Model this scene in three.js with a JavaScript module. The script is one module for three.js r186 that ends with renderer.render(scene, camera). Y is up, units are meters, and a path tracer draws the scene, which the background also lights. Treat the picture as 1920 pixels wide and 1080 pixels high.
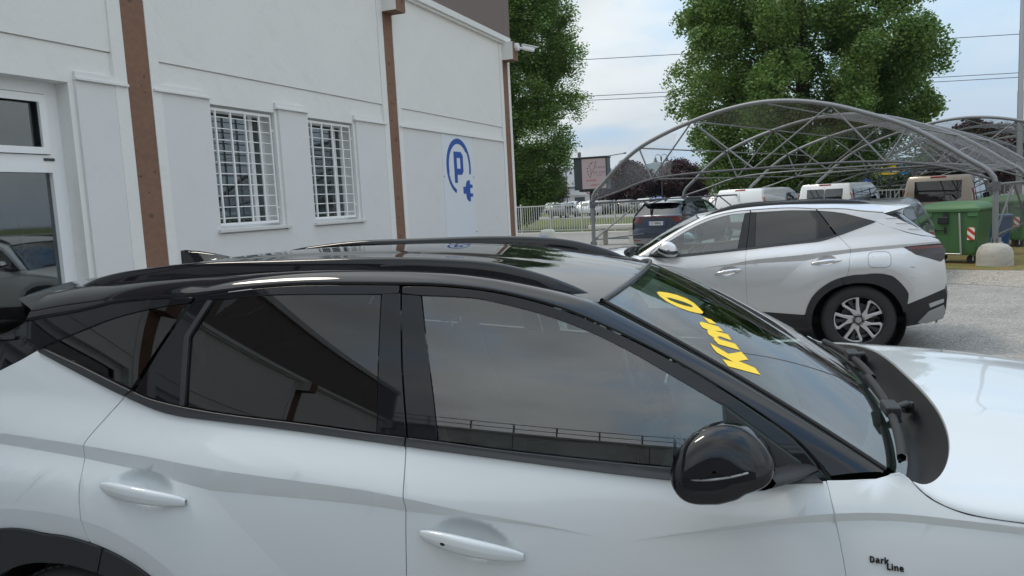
import * as THREE from 'three';
import { mergeGeometries, mergeVertices, toCreasedNormals } from 'three/addons/utils/BufferGeometryUtils.js';
import { RoundedBoxGeometry } from 'three/addons/geometries/RoundedBoxGeometry.js';
import { ConvexGeometry } from 'three/addons/geometries/ConvexGeometry.js';
import { TextGeometry } from 'three/addons/geometries/TextGeometry.js';
import { FontLoader } from 'three/addons/loaders/FontLoader.js';

// ---------- camera, sky, sun, exposure ----------
const scene = new THREE.Scene();
const camera = new THREE.PerspectiveCamera(41.04, 16 / 9, 0.05, 9000);
camera.position.set(0, 1.7551, 0);
camera.rotation.set(-0.110217, 0, -0.051638, 'XYZ');
const renderer = new THREE.WebGLRenderer({ antialias: true });
renderer.toneMapping = THREE.LinearToneMapping;
renderer.toneMappingExposure = 0.78;
renderer.shadowMap.enabled = true;

let seedState = 7;
const seed = (n) => { seedState = n >>> 0; };
const rnd = () => { seedState = (seedState + 0x6d2b79f5) >>> 0; let t = Math.imul(seedState ^ (seedState >>> 15), 1 | seedState); t = (t + Math.imul(t ^ (t >>> 7), 61 | t)) ^ t; return ((t ^ (t >>> 14)) >>> 0) / 4294967296; };
const rr = (a, b) => a + (b - a) * rnd();
const clamp = (x, a = 0, b = 1) => Math.min(b, Math.max(a, x));
const sstep = (a, b, x) => { const t = clamp((x - a) / (b - a)); return t * t * (3 - 2 * t); };
const lerp = (a, b, t) => a + (b - a) * t;
const hash3 = (x, y, z) => { let h = Math.imul(x, 374761393) ^ Math.imul(y, 668265263) ^ Math.imul(z, 2147483647 - 1274126177); h = Math.imul(h ^ (h >>> 13), 1274126177); return ((h ^ (h >>> 16)) >>> 0) / 4294967296; };
function vnoise(x, y, z) {
  const X = Math.floor(x), Y = Math.floor(y), Z = Math.floor(z); let u = x - X, v = y - Y, w = z - Z;
  u = u * u * (3 - 2 * u); v = v * v * (3 - 2 * v); w = w * w * (3 - 2 * w);
  const l = (a, b, t) => a + (b - a) * t;
  return l(l(l(hash3(X, Y, Z), hash3(X + 1, Y, Z), u), l(hash3(X, Y + 1, Z), hash3(X + 1, Y + 1, Z), u), v),
    l(l(hash3(X, Y, Z + 1), hash3(X + 1, Y, Z + 1), u), l(hash3(X, Y + 1, Z + 1), hash3(X + 1, Y + 1, Z + 1), u), v), w);
}
const fbm = (x, y, z, o = 5) => { let s = 0, a = 0.5, n = 0; for (let i = 0; i < o; i++) { s += a * vnoise(x, y, z); n += a; a *= 0.52; x = x * 2.03 + 11.3; y = y * 2.03 + 5.7; z = z * 2.03 + 3.1; } return s / n; };

const SUN = new THREE.Vector3(-0.45, 0.82, -0.34).normalize();
{ // broken cloud cover over pale blue
  const W = 2048, H = 1024, data = new Float32Array(W * H * 4);
  for (let j = 0; j < H; j++) {
    const el = (j + 0.5) / H * Math.PI - Math.PI / 2, sy = Math.sin(el), cy = Math.cos(el);
    for (let i = 0; i < W; i++) {
      const az = ((i + 0.5) / W - 0.5) * 2 * Math.PI, dx = Math.cos(az) * cy, dz = Math.sin(az) * cy;
      const up = Math.max(sy, 0);
      const q = 1 / (up + 0.16), px = dx * q, pz = dz * q;
      const big = fbm(px * 0.55 + 3.1, 1.7, pz * 0.55 + 8.2, 3), n = fbm(px * 1.9 + 20, 4.2 + up, pz * 1.9 + 7, 6), fine = fbm(px * 3.8 + 2, 9.1, pz * 3.8 + 5, 5);
      let cov = sstep(0.40, 0.58, 0.45 * big + 0.55 * n + 0.05 + 0.04 * (1 - up));
      { const right = dx * 0.66 - dz * 0.75; cov *= 1 - 0.7 * sstep(0.80, 0.985, right) * (1 - sstep(0.1, 0.75, up)); }
      const haze = Math.exp(-up * 9);
      const top = sstep(0.15, 0.9, up);
      let r = lerp(0.62, 0.36, top), g = lerp(0.87, 0.60, top), b = lerp(1.12, 0.98, top);
      r = lerp(r, 0.78, haze * 0.75); g = lerp(g, 0.92, haze * 0.75); b = lerp(b, 1.06, haze * 0.75);
      const thick = sstep(0.42, 0.66, 0.45 * big + 0.55 * fbm(px * 1.2 + 9, 2.2, pz * 1.2 + 3, 5));
      const lum = lerp(1.06, lerp(0.92, 0.55, sstep(0.12, 0.42, up)), thick) * lerp(0.90, 1.14, fine);
      r = lerp(r, lum * 0.945, cov); g = lerp(g, lum * 0.995, cov); b = lerp(b, lum * 1.005, cov);
      { const k = 0.90 + 1.25 * up; r *= k; g *= k; b *= k; }
      const d = dx * SUN.x + sy * SUN.y + dz * SUN.z; const glow = Math.pow(Math.max(d, 0), 14) * 0.9 + Math.pow(Math.max(d, 0), 3) * 0.15;
      r += glow; g += glow * 0.98; b += glow * 0.93;
      if (sy < 0) { const k = sstep(0, -0.06, sy); r = lerp(r, 0.16, k); g = lerp(g, 0.16, k); b = lerp(b, 0.15, k); }
      const o = (j * W + i) * 4; data[o] = r; data[o + 1] = g; data[o + 2] = b; data[o + 3] = 1;
    }
  }
  const sky = new THREE.DataTexture(data, W, H, THREE.RGBAFormat, THREE.FloatType);
  sky.mapping = THREE.EquirectangularReflectionMapping; sky.magFilter = THREE.LinearFilter; sky.needsUpdate = true;
  scene.background = sky; scene.environment = sky;
}
const sun = new THREE.DirectionalLight(0xfff3e2, 1.5);
sun.position.copy(SUN).multiplyScalar(60); sun.target.position.set(2, 0, -12);
sun.castShadow = true; sun.shadow.radius = 22; sun.shadow.mapSize.set(2048, 2048);
Object.assign(sun.shadow.camera, { left: -50, right: 50, top: 50, bottom: -50, near: 1, far: 160 });
scene.add(sun, sun.target);

// ---------- naming ----------
const used = new Map();
function numbered(name) { const n = used.get(name) || 0; used.set(name, n + 1); return n ? `${name}_${String(n).padStart(3, '0')}` : name; }
function tag(o, label, category, group, kind) { if (label) o.userData.label = label; if (category) o.userData.category = category; if (group) o.userData.group = group; if (kind) o.userData.kind = kind; return o; }
function thing(name, label, category, pos = [0, 0, 0], turn = 0, group) { const o = new THREE.Group(); o.name = numbered(name); o.position.set(...pos); o.rotation.y = turn; scene.add(o); return tag(o, label, category, group); }
function part(name, geo, mat, parent) { const m = new THREE.Mesh(Array.isArray(geo) ? merge(geo) : geo, mat); m.name = name; m.castShadow = m.receiveShadow = true; parent.add(m); return m; }
function struct(name, geo, mat) { const m = new THREE.Mesh(Array.isArray(geo) ? merge(geo) : geo, mat); m.name = numbered(name); m.userData.kind = 'structure'; m.castShadow = m.receiveShadow = true; scene.add(m); return m; }
function solo(name, geo, mat, label, category, group) { const m = new THREE.Mesh(Array.isArray(geo) ? merge(geo) : geo, mat); m.name = numbered(name); m.castShadow = m.receiveShadow = true; scene.add(m); return tag(m, label, category, group); }
function norm(g) { g = g.index ? g.toNonIndexed() : g; for (const k of Object.keys(g.attributes)) if (!['position', 'normal', 'uv'].includes(k)) g.deleteAttribute(k); if (!g.attributes.normal) g.computeVertexNormals(); if (!g.attributes.uv) g.setAttribute('uv', new THREE.BufferAttribute(new Float32Array(g.attributes.position.count * 2), 2)); return g; }
function merge(list) { return list.length === 1 ? list[0] : mergeGeometries(list.map(norm)); }
const at = (g, x = 0, y = 0, z = 0, ry = 0, rx = 0, rz = 0) => { if (rx) g.rotateX(rx); if (rz) g.rotateZ(rz); if (ry) g.rotateY(ry); return g.translate(x, y, z); };
const box = (w, h, d, x = 0, y = 0, z = 0) => new THREE.BoxGeometry(w, h, d).translate(x, y, z);
const rbox = (w, h, d, x = 0, y = 0, z = 0, r = 0.01, s = 2) => new RoundedBoxGeometry(w, h, d, s, Math.min(r, w / 2.02, h / 2.02, d / 2.02)).translate(x, y, z);
const span = (x0, x1, y0, y1, z0, z1) => box(x1 - x0, y1 - y0, z1 - z0, (x0 + x1) / 2, (y0 + y1) / 2, (z0 + z1) / 2);
const rspan = (x0, x1, y0, y1, z0, z1, r = 0.01) => rbox(x1 - x0, y1 - y0, z1 - z0, (x0 + x1) / 2, (y0 + y1) / 2, (z0 + z1) / 2, r);
const V3 = (a) => new THREE.Vector3(...a);
function bar(a, b, r, n = 8, r2 = r) { const A = V3(a), B = V3(b), d = B.clone().sub(A), g = new THREE.CylinderGeometry(r2, r, d.length(), n, 1); g.translate(0, d.length() / 2, 0); g.applyQuaternion(new THREE.Quaternion().setFromUnitVectors(new THREE.Vector3(0, 1, 0), d.normalize())); return g.translate(...a); }
function tube(pts, r, seg = 40, n = 8, closed = false) { return new THREE.TubeGeometry(new THREE.CatmullRomCurve3(pts.map(V3), closed, 'centripetal'), seg, r, n, closed); }
function sheet(poly, y, uvs = 1) { const s = new THREE.Shape(poly.map(([x, z]) => new THREE.Vector2(x, -z))); const g = new THREE.ShapeGeometry(s); g.rotateX(-Math.PI / 2); g.translate(0, y, 0); return g; }
function extrude(poly, depth, bevel = 0, holes = [], steps = 2) { const s = new THREE.Shape(poly.map((p) => new THREE.Vector2(...p))); for (const h of holes) s.holes.push(new THREE.Path(h.map((p) => new THREE.Vector2(...p)))); return new THREE.ExtrudeGeometry(s, { depth, bevelEnabled: bevel > 0, bevelThickness: bevel, bevelSize: bevel, bevelOffset: -bevel, bevelSegments: steps, curveSegments: 8 }); }

// ---------- textures and materials ----------
function noiseTex(size, f, srgb = false) { const d = new Uint8Array(size * size * 4); for (let j = 0; j < size; j++) for (let i = 0; i < size; i++) { const c = f(i / size, j / size, i, j), o = (j * size + i) * 4; d[o] = clamp(c[0]) * 255; d[o + 1] = clamp(c[1]) * 255; d[o + 2] = clamp(c[2]) * 255; d[o + 3] = 255; } const t = new THREE.DataTexture(d, size, size); t.wrapS = t.wrapT = THREE.RepeatWrapping; t.magFilter = THREE.LinearFilter; t.minFilter = THREE.LinearMipmapLinearFilter; t.generateMipmaps = true; if (srgb) t.colorSpace = THREE.SRGBColorSpace; t.needsUpdate = true; return t; }
const rep = (t, u, v = u) => { const c = t.clone(); c.repeat.set(u, v); c.needsUpdate = true; return c; };
// tiling noise
const tn = (u, v, f, s = 0, o = 4) => { const a = 2 * Math.PI; let sum = 0, amp = 0.5, n = 0; for (let k = 0; k < o; k++) { const R = f * Math.pow(2, k) / a; sum += amp * vnoise(Math.cos(a * u) * R + 31 + s, Math.sin(a * u) * R + 17 + Math.cos(a * v) * R * 1.37, Math.sin(a * v) * R * 1.37 + 9 + s * 2); n += amp; amp *= 0.55; } return sum / n; };
const lin = (r, g, b) => new THREE.Color().setRGB(r, g, b);
const std = (c, roughness = 0.8, o = {}) => new THREE.MeshStandardMaterial({ color: Array.isArray(c) ? lin(...c) : c, roughness, ...o });
const phys = (c, roughness, o = {}) => new THREE.MeshPhysicalMaterial({ color: Array.isArray(c) ? lin(...c) : c, roughness, ...o });

// ---------- ground ----------
const aggTex = noiseTex(512, (u, v) => { const n = tn(u, v, 150, 1, 2), m = tn(u, v, 60, 5, 2), b = tn(u, v, 5, 3, 4); const k = 0.58 + 0.45 * (n - 0.5) * 2.2 + 0.25 * (m - 0.5) + 0.25 * (b - 0.5); const w = n > 0.68 ? 0.22 : 0; return [k + w, k * 0.985 + w, k * 0.95 + w]; });
const aggBump = noiseTex(512, (u, v) => { const n = tn(u, v, 150, 1, 2); return [n, n, n]; });
const grassTex = noiseTex(512, (u, v) => { const n = tn(u, v, 120, 2, 2), b = tn(u, v, 6, 7, 4); const k = 0.35 + 0.8 * (n - 0.35); const dry = sstep(0.4, 0.65, b); return [k * lerp(0.7, 1.25, dry), k * lerp(0.95, 1.02, dry), k * lerp(0.4, 0.55, dry)]; });
const stoneTex = noiseTex(512, (u, v) => { const n = tn(u, v, 90, 4, 2); const m = tn(u, v, 40, 11, 2); const k = 0.45 + 1.3 * (n - 0.5) + 0.5 * (m - 0.5); return [k + 0.12, k + 0.1, k + 0.06]; });
const groundUV = (g, s) => { const p = g.attributes.position, uv = g.attributes.uv; for (let i = 0; i < p.count; i++) uv.setXY(i, p.getX(i) / s, p.getZ(i) / s); return g; };
const mAsphalt = std([0.44, 0.425, 0.40], 0.9, { map: aggTex, bumpMap: aggBump, bumpScale: 0.004 });
const mGravel = std([0.60, 0.56, 0.51], 0.95, { map: stoneTex, bumpMap: stoneTex, bumpScale: 0.015 });
const mDry = std([0.36, 0.28, 0.14], 0.95, { map: grassTex, bumpMap: grassTex, bumpScale: 0.02 });
const mGrass = std([0.20, 0.24, 0.085], 0.95, { map: grassTex, bumpMap: grassTex, bumpScale: 0.03 });
const mRoad = std([0.36, 0.35, 0.345], 0.9, { map: rep(aggTex, 1) });
const A = [0.775, 0.632], B = [0.632, -0.775];                       // the directions of the yard's grid: along the fence, and away across it
const G = (p, q) => [A[0] * p + B[0] * q, A[1] * p + B[1] * q];
const strip = (p0, p1, q0, q1) => [G(p0, q0), G(p1, q0), G(p1, q1), G(p0, q1)];
struct('ground', groundUV(sheet([[-4500, -4500], [4500, -4500], [4500, 600], [-4500, 600]], -0.02), 3), mGrass);
struct('asphalt_yard', groundUV(sheet(strip(-75, 75, -75, 32), 0), 1.6), mAsphalt);
struct('gravel_strip', groundUV(sheet([[5.2, -16.2], [8.3, -11.9], [30, 6], [34, 2.6], [14, -12.2], [6.3, -17.2]], 0.004), 1.2), mGravel);
tag(struct('dry_grass', groundUV(sheet([[6.4, -17.1], [9.2, -14.6], [14, -11.2], [34, 3], [48, -18], [22, -40], [9, -28]], 0.009), 1.5), mDry), null, null, null, 'structure');
struct('grass_verge', groundUV(sheet(strip(-120, 160, 32.4, 58.3), 0.02), 2), mGrass);
struct('road', groundUV(sheet(strip(-200, 300, 58.3, 68.5), 0.03), 2), mRoad);
struct('car_park', groundUV(sheet(strip(-160, 300, 86, 190), 0.03), 2), mRoad);
solo('kerb', [(() => { const L = 150, g = rbox(L, 0.17, 0.28, 0, 0.05, 0, 0.02); const [x, z] = G(0, 32.15); return at(g, x, 0, z, -Math.atan2(A[1], A[0])); })()], std([0.5, 0.48, 0.45], 0.9), 'long pale concrete kerb along the foot of the white railing fence', 'kerb');

// ---------- the dealership building, in its own axes: s along the wall, y up, z out of the wall ----------
const WALL = 1.192716, NW = [0.929375, 0.369137];
const bld = thing('dealership_building', 'white rendered single storey building with brown pillars and barred windows', 'building', [-6.6 * NW[0], 0, -6.6 * NW[1]], WALL);
{
  const plBump = noiseTex(512, (u, v) => { const n = 0.6 * tn(u, v, 40, 3, 4) + 0.4 * tn(u, v, 130, 8, 2); return [n, n, n]; });
  const plMap = noiseTex(512, (u, v) => { const n = tn(u, v, 4, 3, 5), f = tn(u, v, 60, 9, 2), st = sstep(0.62, 0.8, tn(u, v, 9, 12, 3)); const k = 0.95 + 0.05 * (n - 0.5) + 0.03 * (f - 0.5) - 0.025 * st; return [k, k * 0.995, k * 0.985]; });
  const wallM = std([0.78, 0.775, 0.755], 0.92, { map: plMap, bumpMap: plBump, bumpScale: 0.0035 });
  const panelM = std([0.71, 0.71, 0.71], 0.9, { map: plMap, bumpMap: plBump, bumpScale: 0.001 });
  const trimM = std([0.76, 0.76, 0.745], 0.7, { map: plMap });
  const brownBump = noiseTex(256, (u, v) => { const n = tn(u, v, 70, 2, 3); const pit = tn(u, v, 30, 21, 2) > 0.74 ? 0 : 1; return [n * 0.5 + pit * 0.5, 0.5, 0.5]; });
  const brownMap = noiseTex(256, (u, v) => { const n = tn(u, v, 60, 2, 3), pit = tn(u, v, 30, 21, 2) > 0.75 ? 0.6 : 1, b = tn(u, v, 5, 4, 3); const k = (0.82 + 0.3 * (n - 0.5) + 0.15 * (b - 0.5)) * pit; return [k, k, k]; });
  const brownM = std([0.25, 0.138, 0.090], 0.9, { map: brownMap, bumpMap: brownBump, bumpScale: 0.004 });
  const fasciaM = std([0.165, 0.125, 0.11], 0.6);
  const alu = std([0.80, 0.81, 0.815], 0.35);
  const uvm = (g, k = 1) => { const p = g.attributes.position, n = g.attributes.normal, uv = g.attributes.uv; for (let i = 0; i < p.count; i++) uv.setXY(i, (Math.abs(n.getX(i)) > 0.7 ? p.getZ(i) : p.getX(i)) * k, (Math.abs(n.getY(i)) > 0.7 ? p.getZ(i) : p.getY(i)) * k); return g; };
  const S = (x0, x1, y0, y1, z0, z1) => uvm(span(x0, x1, y0, y1, z0, z1), 0.45);
  const bays = [-14.95, -9.68, -4.41, 0.86, 6.13, 11.40, 16.65];   // left edges of the brown pillars
  const T = 0.35;                                                    // wall thickness; wall face at z = 0
  const holes = [];                                                  // [x0, x1, y0, y1]
  holes.push([1.3, 5.46, 0, 3.11], [7.29, 8.48, 1.62, 3.09], [9.19, 10.34, 1.625, 3.09]);
  holes.push([-3.9, 0.6, 0, 3.11], [-9.1, -4.7, 0, 3.11]);
  const x0 = -15.2, x1 = 17.0, top = 5.42, wy = [0, ...new Set(holes.flatMap((h) => [h[2], h[3]])), 3.455, 3.467, top].sort((a, b) => a - b).filter((v, i, a) => !i || v - a[i - 1] > 1e-4);
  const pieces = [];
  for (let k = 0; k + 1 < wy.length; k++) {
    const y0 = wy[k], y1 = wy[k + 1], m = (y0 + y1) / 2; let xs = [x0];
    for (const h of holes.filter((h) => m > h[2] && m < h[3]).sort((a, b) => a[0] - b[0])) xs.push(h[0], h[1]);
    xs.push(x1);
    const groove = y0 > 3.45 && y1 < 3.47;
    for (let i = 0; i < xs.length; i += 2) pieces.push(S(xs[i], xs[i + 1], y0, y1, -T, y0 >= 3.46 ? 0.016 : groove ? -0.012 : 0));
  }
  part('wall', pieces, wallM, bld);
  part('end_wall', S(16.65, 17.0, 0, 5.4, -12, -T - 0.002), wallM, bld); part('end_wall', S(-15.2, -14.85, 0, 5.4, -12, -T - 0.002), wallM, bld);
  part('rear_wall', [S(-14.85, 16.65, 0, 5.4, -12, -11.65)], wallM, bld);
  part('floor_slab', [S(-14.8, 16.6, 0.0, 0.06, -11.6, -T - 0.002)], std([0.4, 0.4, 0.39], 0.4), bld);
  part('roof', [S(-15.1, 16.9, 5.45, 5.7, -11.9, -0.05)], std([0.3, 0.3, 0.3], 0.9), bld);
  // raised lower panels with ledges between the openings
  const ledgeBox = (a, b) => part('ledge', [rspan(a, b, 3.165, 3.222, 0.0, 0.034, 0.003), rspan(a - 0.005, b + 0.075, 3.136, 3.163, 0.0, 0.062, 0.004)].map((g) => uvm(g, 0.45)), trimM, bld);
  const lower = (a, b, y0 = 0) => part('wall_panel', [S(a, b, y0, 3.134, 0.001, 0.03)], panelM, bld);
  lower(5.52, 6.06); ledgeBox(5.52, 6.05); lower(6.47, 7.285); ledgeBox(6.46, 7.21); lower(8.535, 9.165); ledgeBox(8.48, 9.09); lower(10.395, 11.30); ledgeBox(10.35, 11.22);
  lower(11.78, 13.30); lower(14.735, 16.48); ledgeBox(11.74, 16.42);
  part('wall_panel', [S(7.285, 8.535, 0, 1.56, 0.001, 0.03)], panelM, bld); part('wall_panel', [S(9.165, 10.395, 0, 1.565, 0.001, 0.03)], panelM, bld);
  // charging bay panel with its blue sign
  const sp = part('sign_panel', [rspan(13.306, 14.729, 0.05, 3.133, 0.001, 0.033, 0.003)], std([0.70, 0.735, 0.78], 0.35), bld);
  for (const [bx, by] of [[13.34, 2.32], [14.70, 2.32], [14.70, 1.2]]) part('panel_bolt', at(new THREE.CylinderGeometry(0.014, 0.014, 0.012, 8), bx, by, 0.037, 0, Math.PI / 2), std([0.25, 0.25, 0.26], 0.5), sp);
  const blue = std([0.022, 0.085, 0.36], 0.4);
  { const cx = 14.02, cy = 2.52, ro = 0.55, ri = 0.475, arc = []; const a0 = -0.32 * Math.PI / 2 * 0 - 0.28, a1 = Math.PI * 2 - 1.9;
    for (let i = 0; i <= 60; i++) { const a = lerp(a0, a1, i / 60); arc.push([cx + ro * 1.02 * Math.cos(a), cy + ro * Math.sin(a)]); }
    for (let i = 60; i >= 0; i--) { const a = lerp(a0, a1, i / 60); const w = lerp(ri, ri - 0.03, Math.abs(i / 30 - 1) < 0.6 ? 1 : 0); arc.push([cx + w * 1.02 * Math.cos(a), cy + w * Math.sin(a)]); }
    part('sign_ring', extrude(arc, 0.004), blue, sp).position.z = 0.033;
    const P = [[13.80, 2.20], [13.93, 2.20], [13.93, 2.36], [14.14, 2.36], [14.22, 2.43], [14.22, 2.74], [14.14, 2.81], [13.80, 2.81]], Ph = [[13.93, 2.48], [13.93, 2.69], [14.09, 2.69], [14.09, 2.48]];
    part('sign_letter', extrude(P, 0.004, 0, [Ph]), blue, sp).position.z = 0.033;
    const K = [[14.17, 1.985], [14.17, 2.125], [14.29, 2.125], [14.32, 2.21], [14.40, 2.255], [14.50, 2.255], [14.50, 2.17], [14.62, 2.17], [14.62, 2.10], [14.50, 2.10], [14.50, 1.99], [14.62, 1.99], [14.62, 1.92], [14.50, 1.92], [14.50, 1.83], [14.40, 1.83], [14.32, 1.88], [14.29, 1.985]];
    part('sign_plug', extrude(K, 0.004), blue, sp).position.z = 0.033; }
  // pillars
  const stainTex = noiseTex(256, (u, v) => { const n = tn(u, 0.3, 70, 3, 3), m = tn(u, v, 40, 6, 3), reach = 0.25 + 0.75 * tn(u, 0.7, 30, 9, 2); const st = sstep(0.56, 0.72, n) * sstep(0, 0.25, ((v * 1) % 1) - (1 - reach)); const k = 0.97 - 0.5 * st * (0.6 + 0.6 * m); return [k, k * 0.99, k * 0.97]; });
  const stainM = std([0.72, 0.71, 0.68], 0.9, { map: rep(stainTex, 2.2, 1.0) });
  bays.forEach((b) => {
    part('pillar', [S(b - 0.16, b - 0.001, 0, 5.32, 0.0, 0.035), S(b + 0.31, b + 0.44, 0, 5.32, 0.0, 0.035)], wallM, bld);
    const p = part('pillar_face', [S(b, b + 0.309, 0, 4.972, 0.0, 0.026)], brownM, bld);
    const c = part('corbel', [S(b - 0.002, b + 0.311, 4.974, 5.36, 0.0, 0.30)], stainM, bld);
    part('corbel_face', [S(b + 0.002, b + 0.307, 4.978, 5.355, 0.3, 0.304)], brownM, c);
    part('corbel_underside', [S(b + 0.004, b + 0.305, 4.966, 4.9735, 0.03, 0.298)], brownM, c);
  });
  // eaves: white trim, brown fascia, capping
  part('eaves_trim', [S(-15.2, 17.02, 5.335, 5.385, 0.017, 0.075), S(-15.2, 17.02, 5.385, 5.50, 0.017, 0.12)], trimM, bld);
  for (let i = 0; i < bays.length; i++) { const a = bays[i] - (i ? 0 : 0.3), e = i + 1 < bays.length ? bays[i + 1] - 0.006 : 17.04; if (i) part('fascia_board', [S(a, e, 5.502, 7.22, -0.06, 0.10)], fasciaM, bld); else part('fascia_board', [S(a, e, 5.502, 7.22, -0.06, 0.10)], fasciaM, bld); }
  part('fascia_board', [S(16.94, 17.04, 5.502, 7.22, -12, -0.062)], fasciaM, bld);
  part('fascia_cap', [S(-15.3, 17.06, 7.222, 7.44, -0.1, 0.16)], std([0.55, 0.55, 0.54], 0.5), bld);
  // windows
  const glassM = phys([0.28, 0.40, 0.40], 0.02, { transmission: 1, thickness: 0, ior: 2.3 });
  const dark = std([0.05, 0.055, 0.06], 0.8);
  const barM = std([0.83, 0.83, 0.82], 0.45);
  const win = (x0, x1, y0, y1) => { const xm = lerp(x0, x1, 0.80);
    const w = part('window', [S(x0 - 0.0, x0 + 0.06, y0, y1, -0.26, -0.2), S(x1 - 0.06, x1, y0, y1, -0.26, -0.2), S(x0 + 0.06, x1 - 0.06, y0, y0 + 0.06, -0.26, -0.2), S(x0 + 0.06, x1 - 0.06, y1 - 0.06, y1, -0.26, -0.2), S(xm - 0.035, xm + 0.035, y0 + 0.06, y1 - 0.06, -0.255, -0.205)], alu, bld);
    part('pane', [S(x0 + 0.06, xm - 0.035, y0 + 0.06, y1 - 0.06, -0.232, -0.23)], glassM, w); part('pane', [S(xm + 0.035, x1 - 0.06, y0 + 0.06, y1 - 0.06, -0.232, -0.23)], glassM, w);
    part('sill', [uvm(rspan(x0 - 0.06, x1 + 0.10, y0 - 0.045, y0 - 0.003, -0.2, 0.075, 0.006), 0.45)], std([0.62, 0.61, 0.585], 0.85, { bumpMap: plBump, bumpScale: 0.004 }), w);
    part('blind', [S(x0, x1, y0, y1, -0.34, -0.335)], std([0.12, 0.15, 0.155], 0.9), w);
    const gx0 = x0 + 0.012, gx1 = x1 - 0.03, gy0 = y0 + 0.035, gy1 = y1 - 0.03, g = part('window_grille', [S(gx0, gx1, gy0, gy0 + 0.032, -0.055, -0.04), S(gx0, gx1, gy1 - 0.032, gy1, -0.055, -0.04), S(gx1 - 0.022, gx1, gy0 + 0.033, gy1 - 0.033, -0.055, -0.04)], barM, bld);
    for (let i = 0; i < 5; i++) { if (i === 4) continue; part('grille_bar', [S(gx0 + 0.02 + (gx1 - gx0) * (i + 0.42) / 4.4 - 0.011, gx0 + 0.02 + (gx1 - gx0) * (i + 0.42) / 4.4 + 0.011, gy0 + 0.033, gy1 - 0.033, -0.056, -0.036)], barM, g); }
    for (let i = 0; i < 10; i++) { const y = lerp(gy0 + 0.09, gy1 - 0.1, i / 9); part('grille_bar', [bar([gx0, y, -0.062], [gx1 - 0.002, y, -0.062], 0.0065, 8)], barM, g); }
    for (const hy of [gy0 + 0.2, gy1 - 0.2]) part('hinge', box(0.03, 0.025, 0.02, gx1 + 0.02, hy, -0.05), barM, g);
  };
  win(7.29, 8.48, 1.62, 3.09); win(9.19, 10.34, 1.625, 3.09);
  // glazed shop fronts: an upper light over a tall lower pane
  const shop = (x0, x1) => {
    const z0 = -0.27, z1 = -0.17, f = part('shop_front', [S(x0, x0 + 0.12, 0, 3.11, z0, z1), S(x1 - 0.13, x1, 0, 3.11, z0, z1), S(x0 + 0.12, x1 - 0.13, 3.0, 3.11, z0, z1), S(x0 + 0.12, x1 - 0.13, 2.265, 2.43, z0, z1), S(x0 + 0.12, x1 - 0.13, 0, 0.12, z0, z1), S((x0 + x1) / 2 - 0.07, (x0 + x1) / 2 + 0.07, 0.12, 2.265, z0, z1), S((x0 + x1) / 2 - 0.07, (x0 + x1) / 2 + 0.07, 2.43, 3.0, z0, z1)], alu, bld);
    for (const [a, b] of [[x0 + 0.12, (x0 + x1) / 2 - 0.07], [(x0 + x1) / 2 + 0.07, x1 - 0.13]]) {
      part('sash', [S(a + 0.012, a + 0.08, 2.437, 2.99, z1, z1 + 0.025), S(b - 0.08, b - 0.012, 2.437, 2.99, z1, z1 + 0.025), S(a + 0.08, b - 0.08, 2.437, 2.50, z1, z1 + 0.025), S(a + 0.08, b - 0.08, 2.92, 2.99, z1, z1 + 0.025)], alu, f);
      part('pane', [S(a, b, 2.43, 3.0, -0.222, -0.218)], glassM, f); part('pane', [S(a, b, 0.12, 2.265, -0.222, -0.218)], glassM, f);
    }
    part('sensor', [rspan(x1 - 0.21, x1 - 0.10, 2.375, 2.40, z1, z1 + 0.012, 0.004)], dark, f);
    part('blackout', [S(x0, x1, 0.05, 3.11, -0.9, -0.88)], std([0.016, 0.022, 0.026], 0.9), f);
  };
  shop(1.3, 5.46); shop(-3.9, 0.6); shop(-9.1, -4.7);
}
{ // camera on the corner corbel
  const o = new THREE.Object3D(); const w = (s, y, z) => { const c = Math.cos(WALL), n = Math.sin(WALL); return [bld.position.x + s * c + z * n, y, bld.position.z - s * n + z * c]; };
  const cam = thing('security_camera', 'small white security camera on the brown corner corbel under the eaves', 'security camera', w(16.81, 5.22, 0.305), WALL);
  const wm = std([0.8, 0.8, 0.8], 0.4);
  part('mount', [at(new THREE.CylinderGeometry(0.085, 0.085, 0.07, 20), 0.03, 0.04, 0.035, 0, Math.PI / 2), bar([0.05, 0.03, 0.06], [0.1, 0.0, 0.16], 0.02)], wm, cam);
  part('housing', [at(rbox(0.10, 0.10, 0.30, 0, 0, 0, 0.03), 0.17, 0.0, 0.25, 0.7, 0.18)], wm, cam);
  part('hood', [at(rbox(0.13, 0.02, 0.36, 0, 0.06, 0.02, 0.008), 0.17, 0.0, 0.25, 0.7, 0.18)], wm, cam);
  part('lens', [at(new THREE.CylinderGeometry(0.035, 0.035, 0.03, 16), 0.265, -0.03, 0.365, 0.7, Math.PI / 2 + 0.18)], std([0.02, 0.02, 0.02], 0.1), cam);
}

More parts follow.
